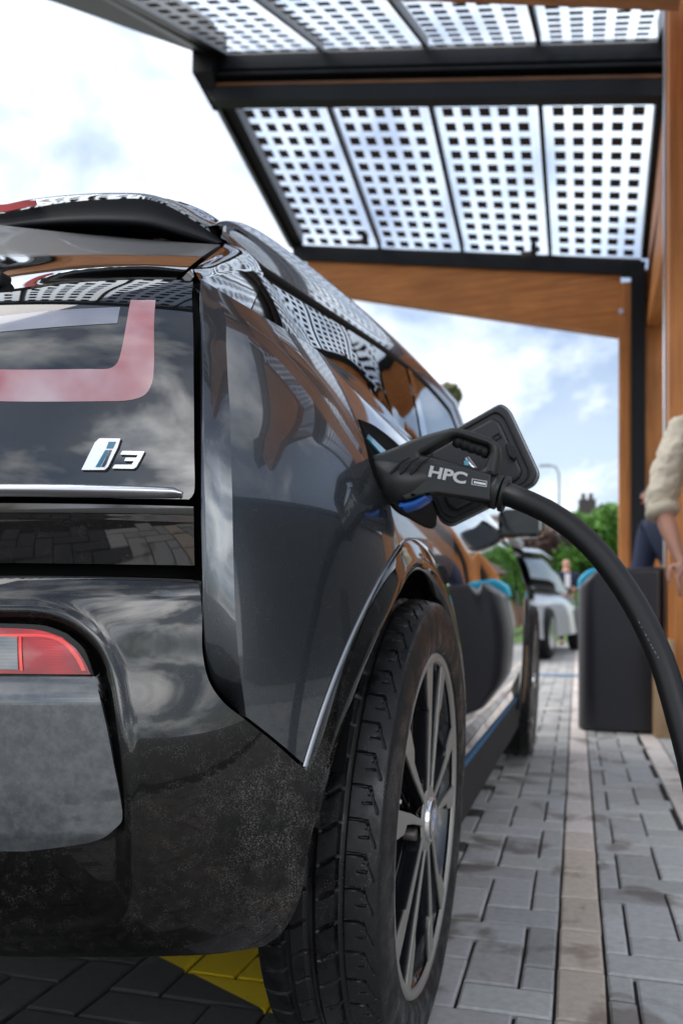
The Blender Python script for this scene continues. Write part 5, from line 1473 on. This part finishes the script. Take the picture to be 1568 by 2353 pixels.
    if sleeve < 1:
        tx = bpy.data.textures.new('folds', 'CLOUDS'); tx.noise_scale = 0.055; tx.noise_depth = 2
        jk.modifiers['Sub'].levels = 2; jk.modifiers['Sub'].render_levels = 4
        dm = jk.modifiers.new('Folds', 'DISPLACE'); dm.texture = tx; dm.strength = 0.035; dm.mid_level = 0.5
        for s, (el, wr) in zip((-1, 1), arms):
            e_, w_ = Vector(el), Vector(wr); d = (w_ - e_).normalized(); c_ = e_.lerp(w_, 0.22)
            tube('cuff', [c_ + d * q for q in (-0.030, -0.022, -0.006, 0.006, 0.012)], [0.050, 0.064, 0.066, 0.060, 0.046], top, jk, 20)
    lp_ = [(0, 0, 0.96, 0.15, 0.115)]; le = []
    for s in (-1, 1):
        i = len(lp_); lp_ += [(s * 0.095, 0, 0.84, 0.10), (s * 0.10, -0.01, 0.50, 0.074), (s * 0.105, 0.01, 0.28, 0.068), (s * 0.105, 0.015, 0.08, 0.062)]; le += [(0, i), (i, i + 1), (i + 1, i + 2), (i + 2, i + 3)]
    skin('trousers', lp_, le, legs, r)
    for s in (-1, 1):
        skin('shoe', [(s * 0.105, 0.05, 0.045, 0.045, 0.04), (s * 0.107, -0.05, 0.045, 0.048, 0.04), (s * 0.112, -0.16, 0.035, 0.042, 0.028)], [(0, 1), (1, 2)], shoe, r)
    # face
    hb_ = 0.03 if lean else 0.0
    hpts = [(hd.x, hd.y + 0.03 - hb_ * 1.2, hd.z + 0.07, 0.085 + hb_, 0.075 + hb_), (hd.x, hd.y + 0.05 - hb_, hd.z - 0.01, 0.078 + hb_, 0.055 + hb_)]
    skin('hair', hpts, [(0, 1)], hair, r)
    for s in (-1, 1):
        skin('ear', [(hd.x + s * 0.080, hd.y, hd.z + 0.01, 0.010), (hd.x + s * 0.082, hd.y, hd.z - 0.02, 0.008)], [(0, 1)], 'skin', r, 1)
        box('eye', (hd.x + s * 0.03, hd.y - 0.082, hd.z + 0.015), (0.022, 0.01, 0.010), 'shoe black', r, 0.003)
    skin('nose', [(hd.x, hd.y - 0.085, hd.z + 0.012, 0.009), (hd.x, hd.y - 0.105, hd.z - 0.022, 0.013)], [(0, 1)], 'skin', r, 1)
    box('mouth', (hd.x, hd.y - 0.083, hd.z - 0.05), (0.045, 0.012, 0.009), 'lamp red', r, 0.003)
    if shirt: box('shirt_front', (0, -0.123, 1.27), (0.10, 0.03, 0.28), shirt, r, 0.01)
    return r
person(gp(1300, 15.2), 0.2, 'man in a dark navy suit and white shirt standing beside the white car', 'navy cloth', 'navy cloth', 'fair hair', 'shoe black', [[(-0.24, -0.02, 1.12), (-0.12, -0.24, 1.08)], [(0.24, -0.02, 1.12), (0.12, -0.24, 1.10)]], h=1.62, shirt='white shirt')
p1_ = gp(1600, 3.28)
person((0.528, 3.40, 0), R(12), 'person in a beige jumper with rolled sleeves standing beside the timber post', 'beige knit', 'dark trousers', 'brown hair', 'shoe white', [[(-0.285, 0.0, 1.12), (-0.245, -0.10, 0.90)], [(0.25, 0.02, 1.10), (0.22, -0.16, 0.90)]], sleeve=0.3, h=1.70)
person((gp(1600, 5.5).x, gp(1600, 5.5).y, 0), R(-55), 'person in navy with brown hair bending forward by the timber post', 'navy cloth', 'navy cloth', 'brown hair', 'shoe black', [[(-0.24, -0.3, 0.98), (-0.15, -0.42, 0.80)], [(0.24, -0.3, 0.98), (0.15, -0.42, 0.80)]], lean=0.55, h=1.62)

# hang world-space parts of placed Empties back where they were built
for e in (car, can, chg, pl):
    for ch in e.children:
        ch.location = Vector(ch.location) - Vector(e.location)
